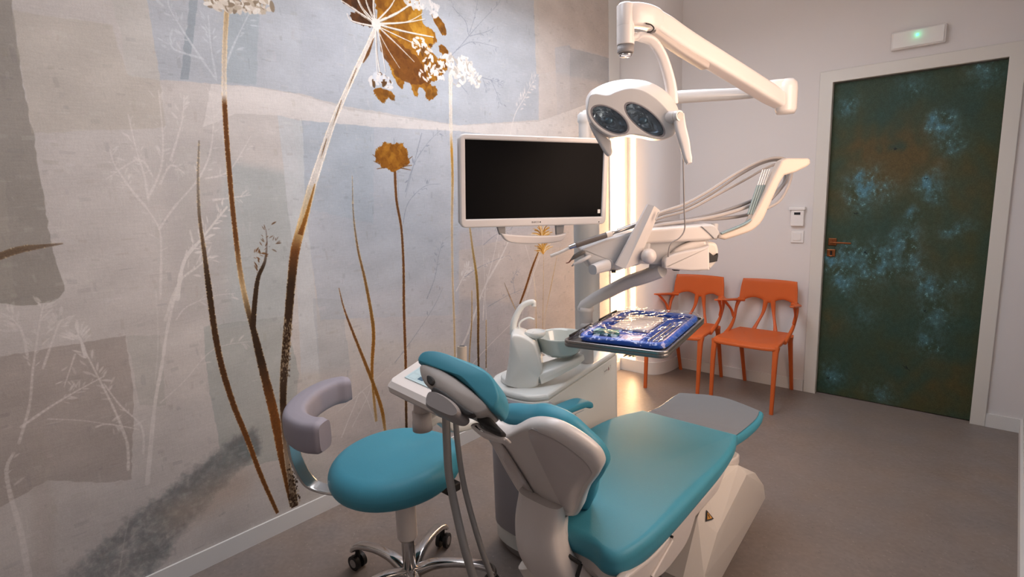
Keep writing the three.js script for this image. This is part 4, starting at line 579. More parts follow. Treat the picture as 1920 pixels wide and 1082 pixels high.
// ---------------------------------------------------------------- water unit cabinet with spittoon tower and post
const pale = mat('#dce0dd', 0.3, { clearcoat: 0.3, clearcoatRoughness: 0.25 }), steel = mat('#8f8d8b', 0.28, { metalness: 0.9 });
{
  const t = thing('water_unit', 'white dental water unit with spittoon tower, faucet and bowl beside the chair', 'dental unit', [.9, 0, 2.32]);
  // footprint rounded at the near end
  const fp = smooth2([[.765, 1.95, 1], [.95, 1.945, 1], [.985, 1.975], [1.004, 2.07, 1], [1.098, 2.64, 1], [1.05, 2.695], [.95, 2.71], [.855, 2.69], [.795, 2.63], [.765, 2.5]], true, 5);
  const up = (pts, y0, y1, bev) => new THREE.ExtrudeGeometry(shapeOf(pts.map(([x, z]) => [x, -z])), { depth: y1 - y0 - 2 * bev, bevelEnabled: bev > 0, bevelThickness: bev, bevelSize: bev, bevelOffset: -bev, bevelSegments: 3 }).rotateX(-Math.PI / 2).translate(0, y0 + bev, 0);
  const inset = (pts, d) => { let cx = 0, cz = 0; for (const [x, z] of pts) { cx += x / pts.length; cz += z / pts.length; } return pts.map(([x, z]) => { const L = Math.hypot(x - cx, z - cz); return [cx + (x - cx) * (1 - d / L), cz + (z - cz) * (1 - d / L)]; }); };
  part('cabinet', soft(up(fp, .05, .694, .003), .6), pale, t);
  part('plinth', up(inset(fp, .03), 0, .05, 0), greyPl, t);
  part('top_deck', soft(up(fp, .695, .72, .009), .6), pale, t);
  part('end_cover', soft(up(smooth2([[1.09, 2.62], [1.098, 2.66], [1.06, 2.715], [.94, 2.722], [.85, 2.7], [.8, 2.64, 1], [.86, 2.6, 1]], true, 5), .12, .688, .012), .6), mat('#8e8b90', .4), t, 'grey rounded end cover');
  // tower
  const tw = smooth2([[-.048, .15], [-.031, .159], [.003, .149], [.042, .125], [.056, .088], [.071, .008], [.059, -.02], [.048, -.058], [-.002, -.072], [-.052, -.062], [-.077, -.047], [-.074, -.022], [-.058, .067]], true, 4);
  const twIn = smooth2([[-.042, .137], [-.027, .145], [0, .139], [.035, .116], [.047, .084], [.06, .009], [.049, -.018], [.039, -.047], [-.002, -.058], [-.045, -.051], [-.066, -.038], [-.063, -.02], [-.049, .067]], true, 4);
  part('tower', put(loft([[twIn, .075], [tw, .058], [tw, -.045], [twIn, -.06]], 100), frame([.9379, .7778, 2.5848], [.8, 0, -.6], [0, 1, 0], [.6, 0, .8])), pale, t);
  const base = [[.87, .715, 2.618], [.952, .715, 2.605], [.95, .715, 2.477]];
  part('tower_base', lathe([[0, 0], [.088, 0], [.09, .004], [.09, .018], [.084, .024], [0, .024]], 40).translate(.915, .72, 2.575), pale, t);
  part('bowl_arm', sweep([[.984, .753, 2.575], [1.025, .774, 2.506], [1.046, .789, 2.427], [1.05, .796, 2.381]], ease([[0, .05, .026], [.6, .042, .02], [1, .034, .014]], 5), { n: 20, m: 20, side: [.9, 0, .3] }), pale, t);
  const bc = [[1.006, .832, 2.441]][0];
  part('bowl', lathe([[0, .012], [.058, .014], [.076, .03], [.09, .072], [.1, .08], [.104, .078], [.102, .07], [.084, .016], [.068, 0], [0, 0]], 48).translate(bc[0], bc[1] - .015, bc[2]), mat('#c9d1cc', .12, { clearcoat: 1, clearcoatRoughness: .05 }), t, 'pale glazed spittoon bowl');
  const cc = [[.981, .923, 2.567]][0];
  part('cup_stand', merge(lathe([[0, .004], [.036, .004], [.037, .009], [.041, .009], [.041, -.004], [.03, -.014], [0, -.014]], 36).translate(cc[0], cc[1], cc[2]), rod([[.94, .893, 2.584]][0], [cc[0], cc[1] - .01, cc[2]], .018)), pale, t);
  part('faucet', sweep([[.89, .91, 2.598], [.888, .954, 2.59], [.894, .99, 2.576], [.908, 1.024, 2.555], [.926, 1.036, 2.536], [.939, 1.036, 2.525], [.941, 1.027, 2.524], [.942, 1.019, 2.526]], ease([[0, .014, .014], [.5, .0115, .0115], [1, .009, .009]], 2), { n: 44, m: 16 }), pale, t);
  part('bowl_rinse_tube', sweep([[.908, .922, 2.579], [.905, .955, 2.574], [.915, .968, 2.562], [.932, .975, 2.545], [.948, .968, 2.532]], () => [.004, .004], { n: 26, m: 10 }), pale, t);
  // maker's badge on the side
  const badge = paint(256, 96, (x, w, h) => { x.fillStyle = '#dce0dd'; x.fillRect(0, 0, w, h); x.fillStyle = '#4a4648'; x.font = 'bold 34px sans-serif'; x.textAlign = 'left'; x.fillText('anthos', 6, 62); x.font = 'bold 74px sans-serif'; x.fillStyle = '#1d1b1c'; x.fillText('A', 128, 76); x.fillStyle = '#a82a3a'; x.beginPath(); x.moveTo(128, 76); x.lineTo(150, 40); x.lineTo(158, 46); x.lineTo(140, 76); x.fill(); x.fillStyle = '#6a6668'; x.font = '60px sans-serif'; x.fillText('7', 196, 62); });
  const bp = [[1.012, .657, 2.091]][0];
  const bg = new THREE.PlaneGeometry(.085, .032); part('badge', bg.applyMatrix4(frame([1.004 + (bp[2] - 2.07) * .165 + .0015, bp[1], bp[2]], [-.163, 0, -.9866], [0, 1, 0], [.9866, 0, -.163])), mat('#ffffff', .35, { map: badge }), t, 'printed maker badge');
}
{
  const px = .85, pz = 2.02, t = thing('equipment_post', 'tall grey post behind the water unit carrying screen and lamp arm', 'post', [px, 0, pz]);
  part('lower_post', lathe([[0, .721], [.06, .721], [.06, .905], [.058, .907], [.058, .911], [.06, .913], [.06, 1.56], [.05, 1.58], [0, 1.58]], 44).translate(px, 0, pz), mat('#c3c5c4', .35), t);
  part('upper_post', lathe([[0, 1.56], [.029, 1.56], [.029, 1.775], [.034, 1.78], [.034, 1.81], [.02, 1.822], [0, 1.822]], 36).translate(px, 0, pz), mat('#c9c8c6', .35), t);
}
// ---------------------------------------------------------------- screen
{
  const F = frame([.9006, 1.5115, 2.4368], [.4522, -.0281, -.8915], [.0542, .9985, -.0039], [.8903, -.0465, .4531]), o = [F.elements[12], F.elements[13], F.elements[14]], t = thing('monitor', 'white framed flat screen on the post, switched off and black', 'monitor', o);
  const W = .64, H = .354, b = .021;
  const outer = []; for (const [sx, sy] of [[1, 1], [-1, 1], [-1, -1], [1, -1]]) for (let k = 0; k <= 5; k++) { const a = (Math.atan2(sy, sx) - Math.PI / 4) + k / 5 * Math.PI / 2, r = .022; outer.push([sx * (W / 2 - r) + Math.cos(a) * r, sy * (H / 2 - r) + Math.sin(a) * r]); }
  const hole = [[-W / 2 + b, -H / 2 + .033], [W / 2 - b, -H / 2 + .033], [W / 2 - b, H / 2 - b], [-W / 2 + b, H / 2 - b]];
  const fw = mat('#d6d0cc', .4);
  part('bezel', put(slab(outer, .022, .006, 3, [hole]).translate(0, 0, 0), F), fw, t);
  part('back_shell', put(loft([[outer, -.004], [outer, -.03], [outer.map(([x, y]) => [x * .8, y * .75]), -.06]], 96), F), mat('#c6c3c0', .45), t);
  part('screen', put(box(W - 2 * b + .002, H - b - .033 + .002, .006, 0, .006, -.0005), F), mat('#040406', .4, { specularIntensity: .12 }), t, 'black switched off screen');
  const tx = paint(256, 64, (x, w, h) => { x.fillStyle = '#d6d0cc'; x.fillRect(0, 0, w, h); x.fillStyle = '#2b2827'; x.font = 'bold 46px sans-serif'; x.textAlign = 'center'; x.fillText('BARCO', 118, 48); x.beginPath(); x.arc(222, 31, 15, 0, 7); x.fill(); });
  part('maker_name', put(new THREE.PlaneGeometry(.054, .0135).translate(-.006, -.161, .0112), F), mat('#ffffff', .4, { map: tx }), t);
  const t2 = paint(512, 48, (x, w, h) => { x.fillStyle = '#d6d0cc'; x.fillRect(0, 0, w, h); x.fillStyle = '#8a8480'; x.font = '36px sans-serif'; x.textAlign = 'center'; x.fillText('MDRC-2224', w / 2, 36); });
  part('model_name', put(new THREE.PlaneGeometry(.075, .007).translate(.008, .1665, .0112), F), mat('#ffffff', .4, { map: t2 }), t);
  part('sticker', put(rbox(.012, .016, .0012, .0005, .288, -.122, .0035), F), mat('#e4e2de', .5), t, 'small white sticker');
  part('power_led', put(new THREE.SphereGeometry(.0025, 10, 8).translate(.286, -.166, .011), F), dark, t);
  const hd = [[-.155, -.202, 1], [-.116, -.209], [-.011, -.217], [.085, -.218], [.134, -.21, 1], [.125, -.232], [.098, -.245], [-.01, -.25], [-.104, -.242], [-.137, -.228]];
  part('handle', put(slab(smooth2(hd, true, 4), .026, .005).translate(0, 0, .0), F), mat('#d9cfc8', .4), t);
  const gl = [[-.166, -.17], [-.128, -.171], [-.127, -.211], [-.153, -.21]], gr = [[.096, -.172], [.136, -.173], [.132, -.217], [.1, -.218]];
  for (const g of [gl, gr]) part('handle_bracket', put(slab(g.reverse(), .016, .003).translate(0, 0, -.02), F), mat('#8d8d8e', .5), t);
  const bk = V(.05, -.02, -.06).applyMatrix4(F);
  part('mount_arm', merge(rod([bk.x, bk.y, bk.z], [.85, 1.45, 2.02], .03), rod([.85, 1.41, 2.02], [.85, 1.49, 2.02], .068, .068, 36)), mat('#c3c1be', .4), t);
}
// ---------------------------------------------------------------- operating lamp
{
  const j = [[1.373, 1.911, 2.544]][0], t = thing('operating_lamp', 'white twin reflector dental operating lamp on a jointed spring arm', 'operating lamp', [.85, 1.8, 2.02]);
  const lw = mat('#e0dad6', .3, { clearcoat: .4, clearcoatRoughness: .2 }), lg = mat('#bdbcbc', .36);
  part('fixed_arm', sweep([[.85, 1.8, 2.02], ...[[1.036, 1.844, 1.946], [1.197, 1.854, 1.851], [1.461, 1.852, 1.691], [1.548, 1.857, 1.651]]], ease([[0, .03, .03], [.3, .029, .029], [1, .021, .021]], 2), { n: 40, m: 28 }), mat('#d4d4d3', .28, { metalness: .25 }), t);
  const el = [[1.591, 1.823, 1.634]][0];
  part('elbow', merge(lathe([[0, -.07], [.034, -.068], [.042, -.05], [.043, .03], [.04, .055], [.026, .07], [0, .074]], 40).translate(el[0], el[1], el[2]), sweep([[1.502, 1.862, 1.665], [1.544, 1.866, 1.653], [1.59, 1.864, 1.625]], ease([[0, .03, .028], [1, .041, .03]], 3.4), { n: 14, m: 22 })), lw, t);
  part('spring_arm', sweep([[1.416, 2.004, 2.448], [1.434, 1.968, 2.268], [1.469, 1.923, 2.053], [1.514, 1.871, 1.845], [1.574, 1.808, 1.659]], ease([[0, .027, .032], [.12, .031, .035], [.9, .034, .034], [1, .03, .03]], 4.5), { n: 40, m: 32 }), lw, t);
  part('arm_cover', sweep([[1.414, 1.972, 2.451], [1.433, 1.934, 2.305], [1.461, 1.896, 2.142]], () => [.018, .012, 4], { n: 16, m: 16 }), mat('#b9b0aa', .4), t);
  part('joint_head', sweep([[1.364, 2.007, 2.545], [1.391, 2.009, 2.519], [1.412, 2.007, 2.472], [1.42, 1.999, 2.412]], ease([[0, .024, .026], [.2, .03, .036], [.8, .029, .035], [1, .026, .03]], 3.6), { n: 20, m: 28 }), lw, t);
  const top = [[1.369, 2.015, 2.538], [1.38, 1.89, 2.556]], jh = top[0][1] - top[1][1], jc = [top[0][0] * .5 + top[1][0] * .5, 0, top[0][2] * .5 + top[1][2] * .5];
  part('joint_barrel', lathe([[0, 0], [.027, 0], [.0275, .003], [.0275, jh * .44], [.0266, jh * .445], [.0266, jh * .455], [.0275, jh * .46], [.0275, jh - .008], [.018, jh], [0, jh]].map(([r, y]) => [r, y * 1]), 40).translate(jc[0], top[1][1] + .028, jc[2]).scale(1, 1, 1), lw, t);
  part('joint_ring', lathe([[0, .004], [.0245, .004], [.026, .008], [.026, .028], [0, .028]], 36).translate(jc[0], top[1][1], jc[2]), greyPl, t);
  part('joint_cap', lathe([[0, -.008], [.019, -.006], [.0225, .004], [0, .004]], 36).translate(jc[0], top[1][1], jc[2]), chrome, t);
  part('joint_slot', sweep([[1.427, 1.978, 2.513], [1.438, 1.974, 2.498], [1.442, 1.965, 2.489], [1.436, 1.954, 2.498], [1.427, 1.954, 2.505]], () => [.0022, .0022], { n: 20, m: 8 }), dark, t);
  part('yoke_arm', sweep([[1.384, 1.941, 2.541], [1.407, 1.943, 2.513], [1.43, 1.931, 2.48], [1.447, 1.895, 2.452], [1.458, 1.847, 2.432], [1.467, 1.789, 2.417], [1.468, 1.74, 2.407]], ease([[0, .013, .012], [.4, .016, .013], [1, .018, .014]], 3), { n: 44, m: 22, side: [.74, 0, -.67] }), lw, t);
  // head: shell lofted from the face outline back to the smaller rear outline
  const face = smooth2([[-.178, .008], [-.17, .033], [-.151, .039], [-.115, .033], [-.086, .043], [-.044, .051], [0, .042], [.041, .016], [.075, -.018], [.099, -.055], [.106, -.075], [.096, -.098], [.067, -.108], [.038, -.107], [-.001, -.098], [-.036, -.091], [-.065, -.095], [-.097, -.096], [-.132, -.081], [-.164, -.052], [-.18, -.02]], true, 5);
  const wide = smooth2([[-.174, .021], [-.165, .051], [-.144, .065], [-.104, .08], [-.061, .087], [-.026, .087], [.021, .079], [.064, .059], [.097, .031], [.12, -.003], [.131, -.04], [.126, -.07], [.109, -.094], [.078, -.106], [.044, -.105], [0, -.095], [-.056, -.091], [-.093, -.093], [-.129, -.073], [-.166, -.036]], true, 5);
  const back = smooth2([[-.122, .055], [-.078, .075], [-.015, .083], [.038, .071], [.083, .047], [.11, .012], [.112, -.026], [.084, -.049], [.03, -.054], [-.042, -.045], [-.105, -.013], [-.128, .022]], true, 5);
  part('head_shell', put(loft([[face, .05], [face, .046], [wide, .005], [wide, -.025], [back, -.07]], 120, false, true), frame([1.4, 1.73, 2.5], [.7398, 0, -.6728], [0, 1, 0], [.6728, 0, .7398])), lw, t);
  const holes = [[[-.108, -.043]][0], [[.003, -.047]][0]], ax = [[.068, .033, -R(33)], [.079, .0295, -R(39)]];
  const ell = (c, [a, b, th], k = 1, n = 56) => Array.from({ length: n }, (_, i) => { const f = i / n * TAU, x = Math.cos(f) * a * k, y = Math.sin(f) * b * k; return [c[0] + x * Math.cos(th) - y * Math.sin(th), c[1] + x * Math.sin(th) + y * Math.cos(th)]; });
  part('head_face', put(slab(face, .012, .004, 3, [ell(holes[0], ax[0]), ell(holes[1], ax[1])]).translate(0, 0, .003), frame([1.4303, 1.73, 2.5333], [.7398, 0, -.6728], [0, 1, 0], [.6728, 0, .7398])), lg, t);
  const refl = mat('#c9ccd0', .2, { metalness: 1 }), glass = mat('#dfe6ea', .02, { transmission: 1, thickness: 0, ior: 1.45 });
  holes.forEach((c, i) => {
    const rings = []; for (let k = 0; k <= 8; k++) { const f = k / 8; rings.push([ell(c, ax[i], .96 - f * .6, 20), .004 - .045 * Math.sqrt(f)]); }
    const lg0 = loft(rings, 20, false, true), pp = lg0.attributes.position; for (let q = 20; q < pp.count; q++) pp.setZ(q, pp.getZ(q) + (rnd() - .5) * .006); const rf = part('reflector', put(lg0.toNonIndexed(), frame([1.4303, 1.73, 2.5333], [.7398, 0, -.6728], [0, 1, 0], [.6728, 0, .7398])), refl, t); rf.geometry.computeVertexNormals();
    part('reflector_rim', put(slab(ell(c, ax[i], 1.03), .008, .0006, 1, [ell(c, ax[i], .94)]).translate(0, 0, .005), frame([1.4303, 1.73, 2.5333], [.7398, 0, -.6728], [0, 1, 0], [.6728, 0, .7398])), mat('#77757a', .35), t);
    part('lens', put(slab(ell(c, ax[i], .95), .002, 0).translate(0, 0, .005), frame([1.4303, 1.73, 2.5333], [.7398, 0, -.6728], [0, 1, 0], [.6728, 0, .7398])), glass, t);
    part('bulb', put(new THREE.SphereGeometry(.012, 16, 12).scale(1.3, 1, 1).translate(c[0], c[1], -.012), frame([1.4303, 1.73, 2.5333], [.7398, 0, -.6728], [0, 1, 0], [.6728, 0, .7398])), mat('#6a7f8c', .15, { metalness: .6 }), t);
  });
  part('handle_hub', merge(rod([[1.437, 1.69, 2.453]][0], [[1.521, 1.688, 2.487]][0], .027, .0175, 32), rod([[1.521, 1.688, 2.487]][0], [[1.535, 1.688, 2.491]][0], .0175, .0165, 32)), lw, t);
  part('hub_cap', rod([[1.533, 1.688, 2.49]][0], [[1.538, 1.687, 2.493]][0], .0115, .0108, 28), mat('#c0b6ae', .4), t);
  part('handle', sweep([[1.523, 1.692, 2.477], [1.534, 1.651, 2.484], [1.549, 1.604, 2.487], [1.56, 1.567, 2.492], [1.569, 1.539, 2.494]], ease([[0, .017, .012], [.3, .0165, .013], [.85, .012, .012], [1, .008, .009]], 4), { n: 34, m: 24, side: [.74, 0, -.67] }), lw, t, 'right lamp handle');
  const lh = smooth2([[-.169, -.005], [-.166, -.028], [-.156, -.06], [-.133, -.104], [-.109, -.144], [-.095, -.151], [-.086, -.139], [-.089, -.123], [-.091, -.102], [-.1, -.095], [-.107, -.084], [-.112, -.061], [-.118, -.042], [-.142, -.013]], true, 5);
  part('handle', put(slab(lh, .026, .009, 4).translate(0, 0, .02), frame([1.3664, 1.73, 2.463], [.7398, 0, -.6728], [0, 1, 0], [.6728, 0, .7398])), lg, t, 'left lamp handle');
}
// ---------------------------------------------------------------- delivery unit
{
  const t = thing('delivery_unit', 'white dentist delivery unit with instruments and looped hoses on a curved arm', 'dental unit', [[1.01, .781, 2.269]][0]);
  const uw = mat('#cfc8c3', .34, { clearcoat: .25, clearcoatRoughness: .3 }), ug = mat('#b9b8b8', .4);
  const F = frame([1.3346, 1.254, 2.2326], [.7398, 0, -.6728], [0, 1, 0], [.6728, 0, .7398]);
  const body = smooth2([[-.298, -.01], [-.283, .002, 1], [-.203, .029, 1], [-.095, .054, 1], [-.021, .058, 1], [-.041, -.059, 1], [-.082, -.078], [-.132, -.089], [-.171, -.098], [-.243, -.095], [-.266, -.084], [-.29, -.029]], true, 4);
  part('control_body', put(slab(body, .2, .012, 4).translate(0, 0, -.1), F), ug, t);
  const deck = smooth2([[-.103, .05, 1], [-.022, .062, 1], [.162, .069], [.202, .07], [.223, .051], [.226, .03], [.208, .011], [.104, .008, 1], [-.054, .004, 1], [-.091, -.003, 1]], true, 4);
  part('top_deck', put(slab(deck, .21, .012, 4).translate(0, 0, -.1), F), uw, t);
  part('deck_end', put(slab(smooth2([[.156, .065, 1], [.2, .066], [.221, .049], [.224, .033], [.208, .015, 1], [.187, .036]], true, 4), .01, .003).translate(0, 0, .006), F), ug, t);
  part('recess_panel', put(slab(smooth2([[-.066, .016, 1], [.202, .019, 1], [.198, -.092, 1], [.01, -.083, 1], [-.082, -.074, 1]], true, 2), .14, .006).translate(0, 0, -.1), F), ug, t);
  const wedge = smooth2([[.015, -.086, 1], [.014, -.063], [.025, -.047], [.057, -.033], [.11, -.023], [.155, -.016], [.184, -.007, 1], [.188, -.104, 1], [.112, -.104, 1], [.025, -.092]], true, 4);
  part('side_housing', put(slab(wedge, .05, .008, 3).translate(0, 0, .0), F), uw, t);
  const wedge2 = smooth2([[.053, -.037, 1], [.063, -.023], [.09, -.006], [.126, .007], [.175, .01], [.186, .001, 1], [.188, -.092, 1], [.058, -.083, 1]], true, 4);
  part('housing_hood', put(slab(wedge2, .06, .01, 3).translate(0, 0, -.04), F), uw, t);
  part('end_housing', put(slab(smooth2([[.131, -.001, 1], [.223, -.002], [.246, -.032], [.241, -.077], [.217, -.108, 1], [.133, -.107, 1]], true, 4), .11, .012, 3).translate(0, 0, -.1), F), cream, t);
  part('end_socket', put(slab(smooth2([[.172, -.042, 1], [.201, -.038], [.224, -.054], [.24, -.046], [.237, -.077, 1], [.178, -.087, 1]], true, 3), .12, .003).translate(0, 0, -.093), F), black, t, 'dark open socket');
  part('foot_pad', put(slab([[.062, -.098], [.085, -.099], [.085, -.107], [.062, -.106]].reverse(), .03, .002).translate(0, 0, -.03), F), dark, t);
  part('foot_pad', put(slab([[-.183, -.091], [-.169, -.092], [-.169, -.102], [-.184, -.102]].reverse(), .02, .002).translate(0, 0, 0), F), dark, t);
  part('foot_disc', put(slab([[.11, -.099], [.184, -.102], [.17, -.112], [.12, -.11]].reverse(), .06, .002).translate(0, 0, -.06), F), ug, t);
  const kn = [[1.328, 1.217, 2.304]][0]; part('round_knob', new THREE.SphereGeometry(.029, 32, 20).translate(...kn), uw, t);
  part('knob_stem', rod(kn, [[1.296, 1.206, 2.212]][0], .016), ug, t);
  const ck = [[1.186, 1.183, 2.374], [1.182, 1.175, 2.462], [1.18, 1.182, 2.352]];
  part('turning_knob', sweep([ck[0], ck[1]], ease([[0, .023, .023], [.6, .021, .021], [1, .019, .019]], 2.6), { n: 10, m: 24, straight: true }), ug, t);
  part('knob_collar', rod(ck[2], ck[0], .026, .025, 30), ug, t);
  // long tilted panel in front
  const S = frame([1.3615, 1.254, 2.2622], [.7398, 0, -.6728], [0, 1, 0], [.6728, 0, .7398]), L = [[-.052, .156], [-.174, -.068]], G = [[-.034, .15], [-.142, -.083]], Q = [[-.008, .131], [-.091, -.065]];
  {
    const sec = (k) => [[...L[k], -.03], [...L[k], -.006], [...G[k], .012], [...Q[k], -.004], [...Q[k], -.03]].map((p) => V(...p)), A = sec(0), B = sec(1), pos = [];
    const tri = (a, b, c) => pos.push(...a.toArray(), ...b.toArray(), ...c.toArray());
    for (let k = 0; k < 5; k++) { const n = (k + 1) % 5; tri(A[k], B[k], B[n]); tri(A[k], B[n], A[n]); }
    for (const [P, f] of [[A, 1], [B, 0]]) for (let k = 1; k < 4; k++) f ? tri(P[0], P[k], P[k + 1]) : tri(P[0], P[k + 1], P[k]);
    const g = new THREE.BufferGeometry(); g.setAttribute('position', new THREE.Float32BufferAttribute(pos, 3)); g.computeVertexNormals();
    part('panel', put(g, S), uw, t);
  }
  part('panel_button', put(slab([[-.036, .098], [-.024, .128], [-.02, .126], [-.032, .096]].reverse(), .004, .001).translate(.004, 0, .014), S), ug, t);
  // arm and its pivot
  const piv = [[.997, .798, 2.25], [.983, .964, 2.225]], ph = .72;
  part('pivot_post', lathe([[0, .721], [.032, .721], [.03, .86], [.03, piv[1][1] - .02], [.036, piv[1][1] - .012], [.034, piv[1][1] + .008], [0, piv[1][1] + .012]], 36).translate(piv[1][0], 0, piv[1][2]), ug, t);
  part('pivot_bracket', rod([piv[1][0], .76, piv[1][2]], [.885, .76, 2.085], .03), ug, t);
  part('support_arm', sweep([[.954, .96, 2.225], [.981, .98, 2.223], [1.03, 1.013, 2.212], [1.094, 1.048, 2.199], [1.167, 1.087, 2.192], [1.252, 1.12, 2.19], [1.324, 1.15, 2.185]], ease([[0, .02, .012], [.08, .036, .02], [.5, .036, .024], [1, .04, .026]], 3), { n: 50, m: 28, side: [.67, 0, .74] }), ug, t);
  part('swivel', rod([[1.3, 1.141, 2.182]][0], [[1.297, 1.173, 2.177]][0], .035, .03, 30), ug, t);
  // instruments
  const hz = (n, pts, st, m) => part(n, sweep(pts, ease(st, 2), { n: 26, m: 18 }), m, t);
  hz('suction_tip', [[1.036, 1.227, 2.529], [1.062, 1.24, 2.503], [1.087, 1.255, 2.476], [1.099, 1.26, 2.464]], [[0, .006, .006], [.5, .0055, .0055], [1, .006, .006]], mat('#b9b8b6', .3));
  hz('handpiece', [[1.101, 1.264, 2.46], [1.186, 1.298, 2.375]], [[0, .0095, .0095], [.05, .0115, .0115], [1, .011, .011]], mat('#5e5752', .5));
  part('handpiece_collar', rod([[1.086, 1.257, 2.477]][0], [[1.106, 1.266, 2.456]][0], .0085, .01), chrome, t);
  part('handpiece_ring', rod([[1.187, 1.299, 2.374]][0], [[1.202, 1.305, 2.359]][0], .0125, .012), cream, t);
  hz('handpiece_sleeve', [[1.201, 1.305, 2.359], [1.218, 1.311, 2.343], [1.262, 1.333, 2.269]], [[0, .009, .009], [.3, .006, .006], [1, .008, .008]], steel);
  hz('syringe', [[1.084, 1.208, 2.462], [1.096, 1.222, 2.447], [1.112, 1.233, 2.43], [1.119, 1.239, 2.408]], [[0, .004, .004], [.3, .009, .009], [1, .009, .009]], mat('#55524f', .5));
  hz('syringe_tip', [[1.07, 1.196, 2.478], [1.077, 1.198, 2.47], [1.084, 1.208, 2.462]], [[0, .0018, .0018], [1, .003, .003]], mat('#7b5244', .3, { metalness: .7 }));
  hz('scaler', [[1.097, 1.191, 2.467], [1.112, 1.2, 2.452], [1.129, 1.211, 2.434], [1.136, 1.22, 2.411]], [[0, .004, .004], [.4, .007, .007], [1, .008, .008]], ug);
  hz('scaler_tip', [[1.092, 1.187, 2.473], [1.095, 1.186, 2.471], [1.099, 1.193, 2.466]], [[0, .0018, .0018], [1, .003, .003]], steel);
  // hoses
  const hm = mat('#a29c99', .45), hd = mat('#858180', .45), H = (pts, m = hm, r = .0062) => part('hose', hose(pts, r, 56, 12), m, t);
  H([[1.196, 1.312, 2.307], [1.242, 1.337, 2.232], [1.287, 1.373, 2.127], [1.34, 1.399, 2.044], [1.399, 1.446, 1.952], [1.47, 1.511, 1.858], [1.544, 1.561, 1.778], [1.596, 1.574, 1.727], [1.623, 1.564, 1.705], [1.644, 1.537, 1.705], [1.65, 1.473, 1.743], [1.627, 1.402, 1.779], [1.592, 1.372, 1.819]]);
  H([[1.238, 1.333, 2.209], [1.28, 1.364, 2.108], [1.336, 1.385, 2.024], [1.406, 1.441, 1.919], [1.481, 1.513, 1.819], [1.546, 1.557, 1.75], [1.59, 1.566, 1.707], [1.621, 1.547, 1.683], [1.632, 1.495, 1.698], [1.614, 1.444, 1.741], [1.591, 1.407, 1.77]], hd);
  H([[1.229, 1.321, 2.192], [1.27, 1.35, 2.093], [1.334, 1.374, 2.001], [1.422, 1.44, 1.877], [1.495, 1.495, 1.783], [1.55, 1.536, 1.723], [1.585, 1.549, 1.688], [1.607, 1.527, 1.673], [1.614, 1.478, 1.691], [1.595, 1.44, 1.718], [1.58, 1.423, 1.735]]);
  H([[1.24, 1.306, 2.213], [1.274, 1.328, 2.149], [1.356, 1.338, 2.057], [1.437, 1.358, 1.964], [1.495, 1.382, 1.892], [1.549, 1.407, 1.837], [1.585, 1.414, 1.788]], hd, .0075);
  H([[1.251, 1.299, 2.232], [1.289, 1.321, 2.178], [1.378, 1.335, 2.079], [1.458, 1.351, 1.988], [1.53, 1.378, 1.902], [1.578, 1.405, 1.851], [1.598, 1.413, 1.831]], hm, .0078);
  H([[1.239, 1.296, 2.189], [1.267, 1.311, 2.132], [1.372, 1.335, 2.016], [1.447, 1.337, 1.933], [1.507, 1.344, 1.862], [1.546, 1.355, 1.824]], hm, .0068);
  // hose bracket
  const br = [[.487, .302, 1], [.507, .311, 1], [.591, .308, 1], [.599, .302, 1], [.6, .286, 1], [.588, .276, 1], [.546, .257, 1], [.502, .246, 1], [.485, .218, 1], [.445, .122], [.421, .07], [.386, .037], [.34, .02], [.279, .003, 1], [.255, .01, 1], [.259, .025, 1], [.329, .048], [.366, .066], [.384, .093], [.406, .134, 1]];
  part('hose_bracket', put(slab(smooth2(br, true, 5), .05, .009, 3), frame([1.274, 1.254, 2.166], [.7398, 0, -.6728], [0, 1, 0], [.6728, 0, .7398])), mat('#cabbae', .38), t);
  for (let i = 0; i < 4; i++) {
    const o = i * 4.3, q = [[1.583, 1.526, 1.861], [1.555, 1.354, 1.926]], dx = V(.74, 0, -.673).multiplyScalar(o * .0021);
    const A = V(...q[0]).add(dx), B = V(...q[1]).add(dx), C = A.clone().lerp(B, .35);
    const w = part('whip_rod', rod(C.toArray(), B.toArray(), .0036), mat('#7f9498', .4), t); part('rod_tip', rod(A.toArray(), C.toArray(), .0025), chrome, w);
  }
  part('whip_rail', sweep([[1.566, 1.333, 1.921], [1.547, 1.317, 1.942], [1.483, 1.283, 2.008]], () => [.008, .004, 4], { n: 14, m: 12 }), mat('#7f9498', .4), t);
  part('bracket_bush', rod([[1.451, 1.26, 2.002]][0], [[1.449, 1.319, 1.99]][0], .014, .014, 24), ug, t);
  part('cable', sweep([[1.4, 1.63, 2.184], [1.408, 1.556, 2.194], [1.421, 1.386, 2.207], [1.428, 1.309, 2.218], [1.417, 1.282, 2.235], [1.398, 1.266, 2.256], [1.392, 1.248, 2.265], [1.392, 1.213, 2.273]], () => [.0026, .0026], { n: 50, m: 10 }), mat('#7c7775', .35), t);
}
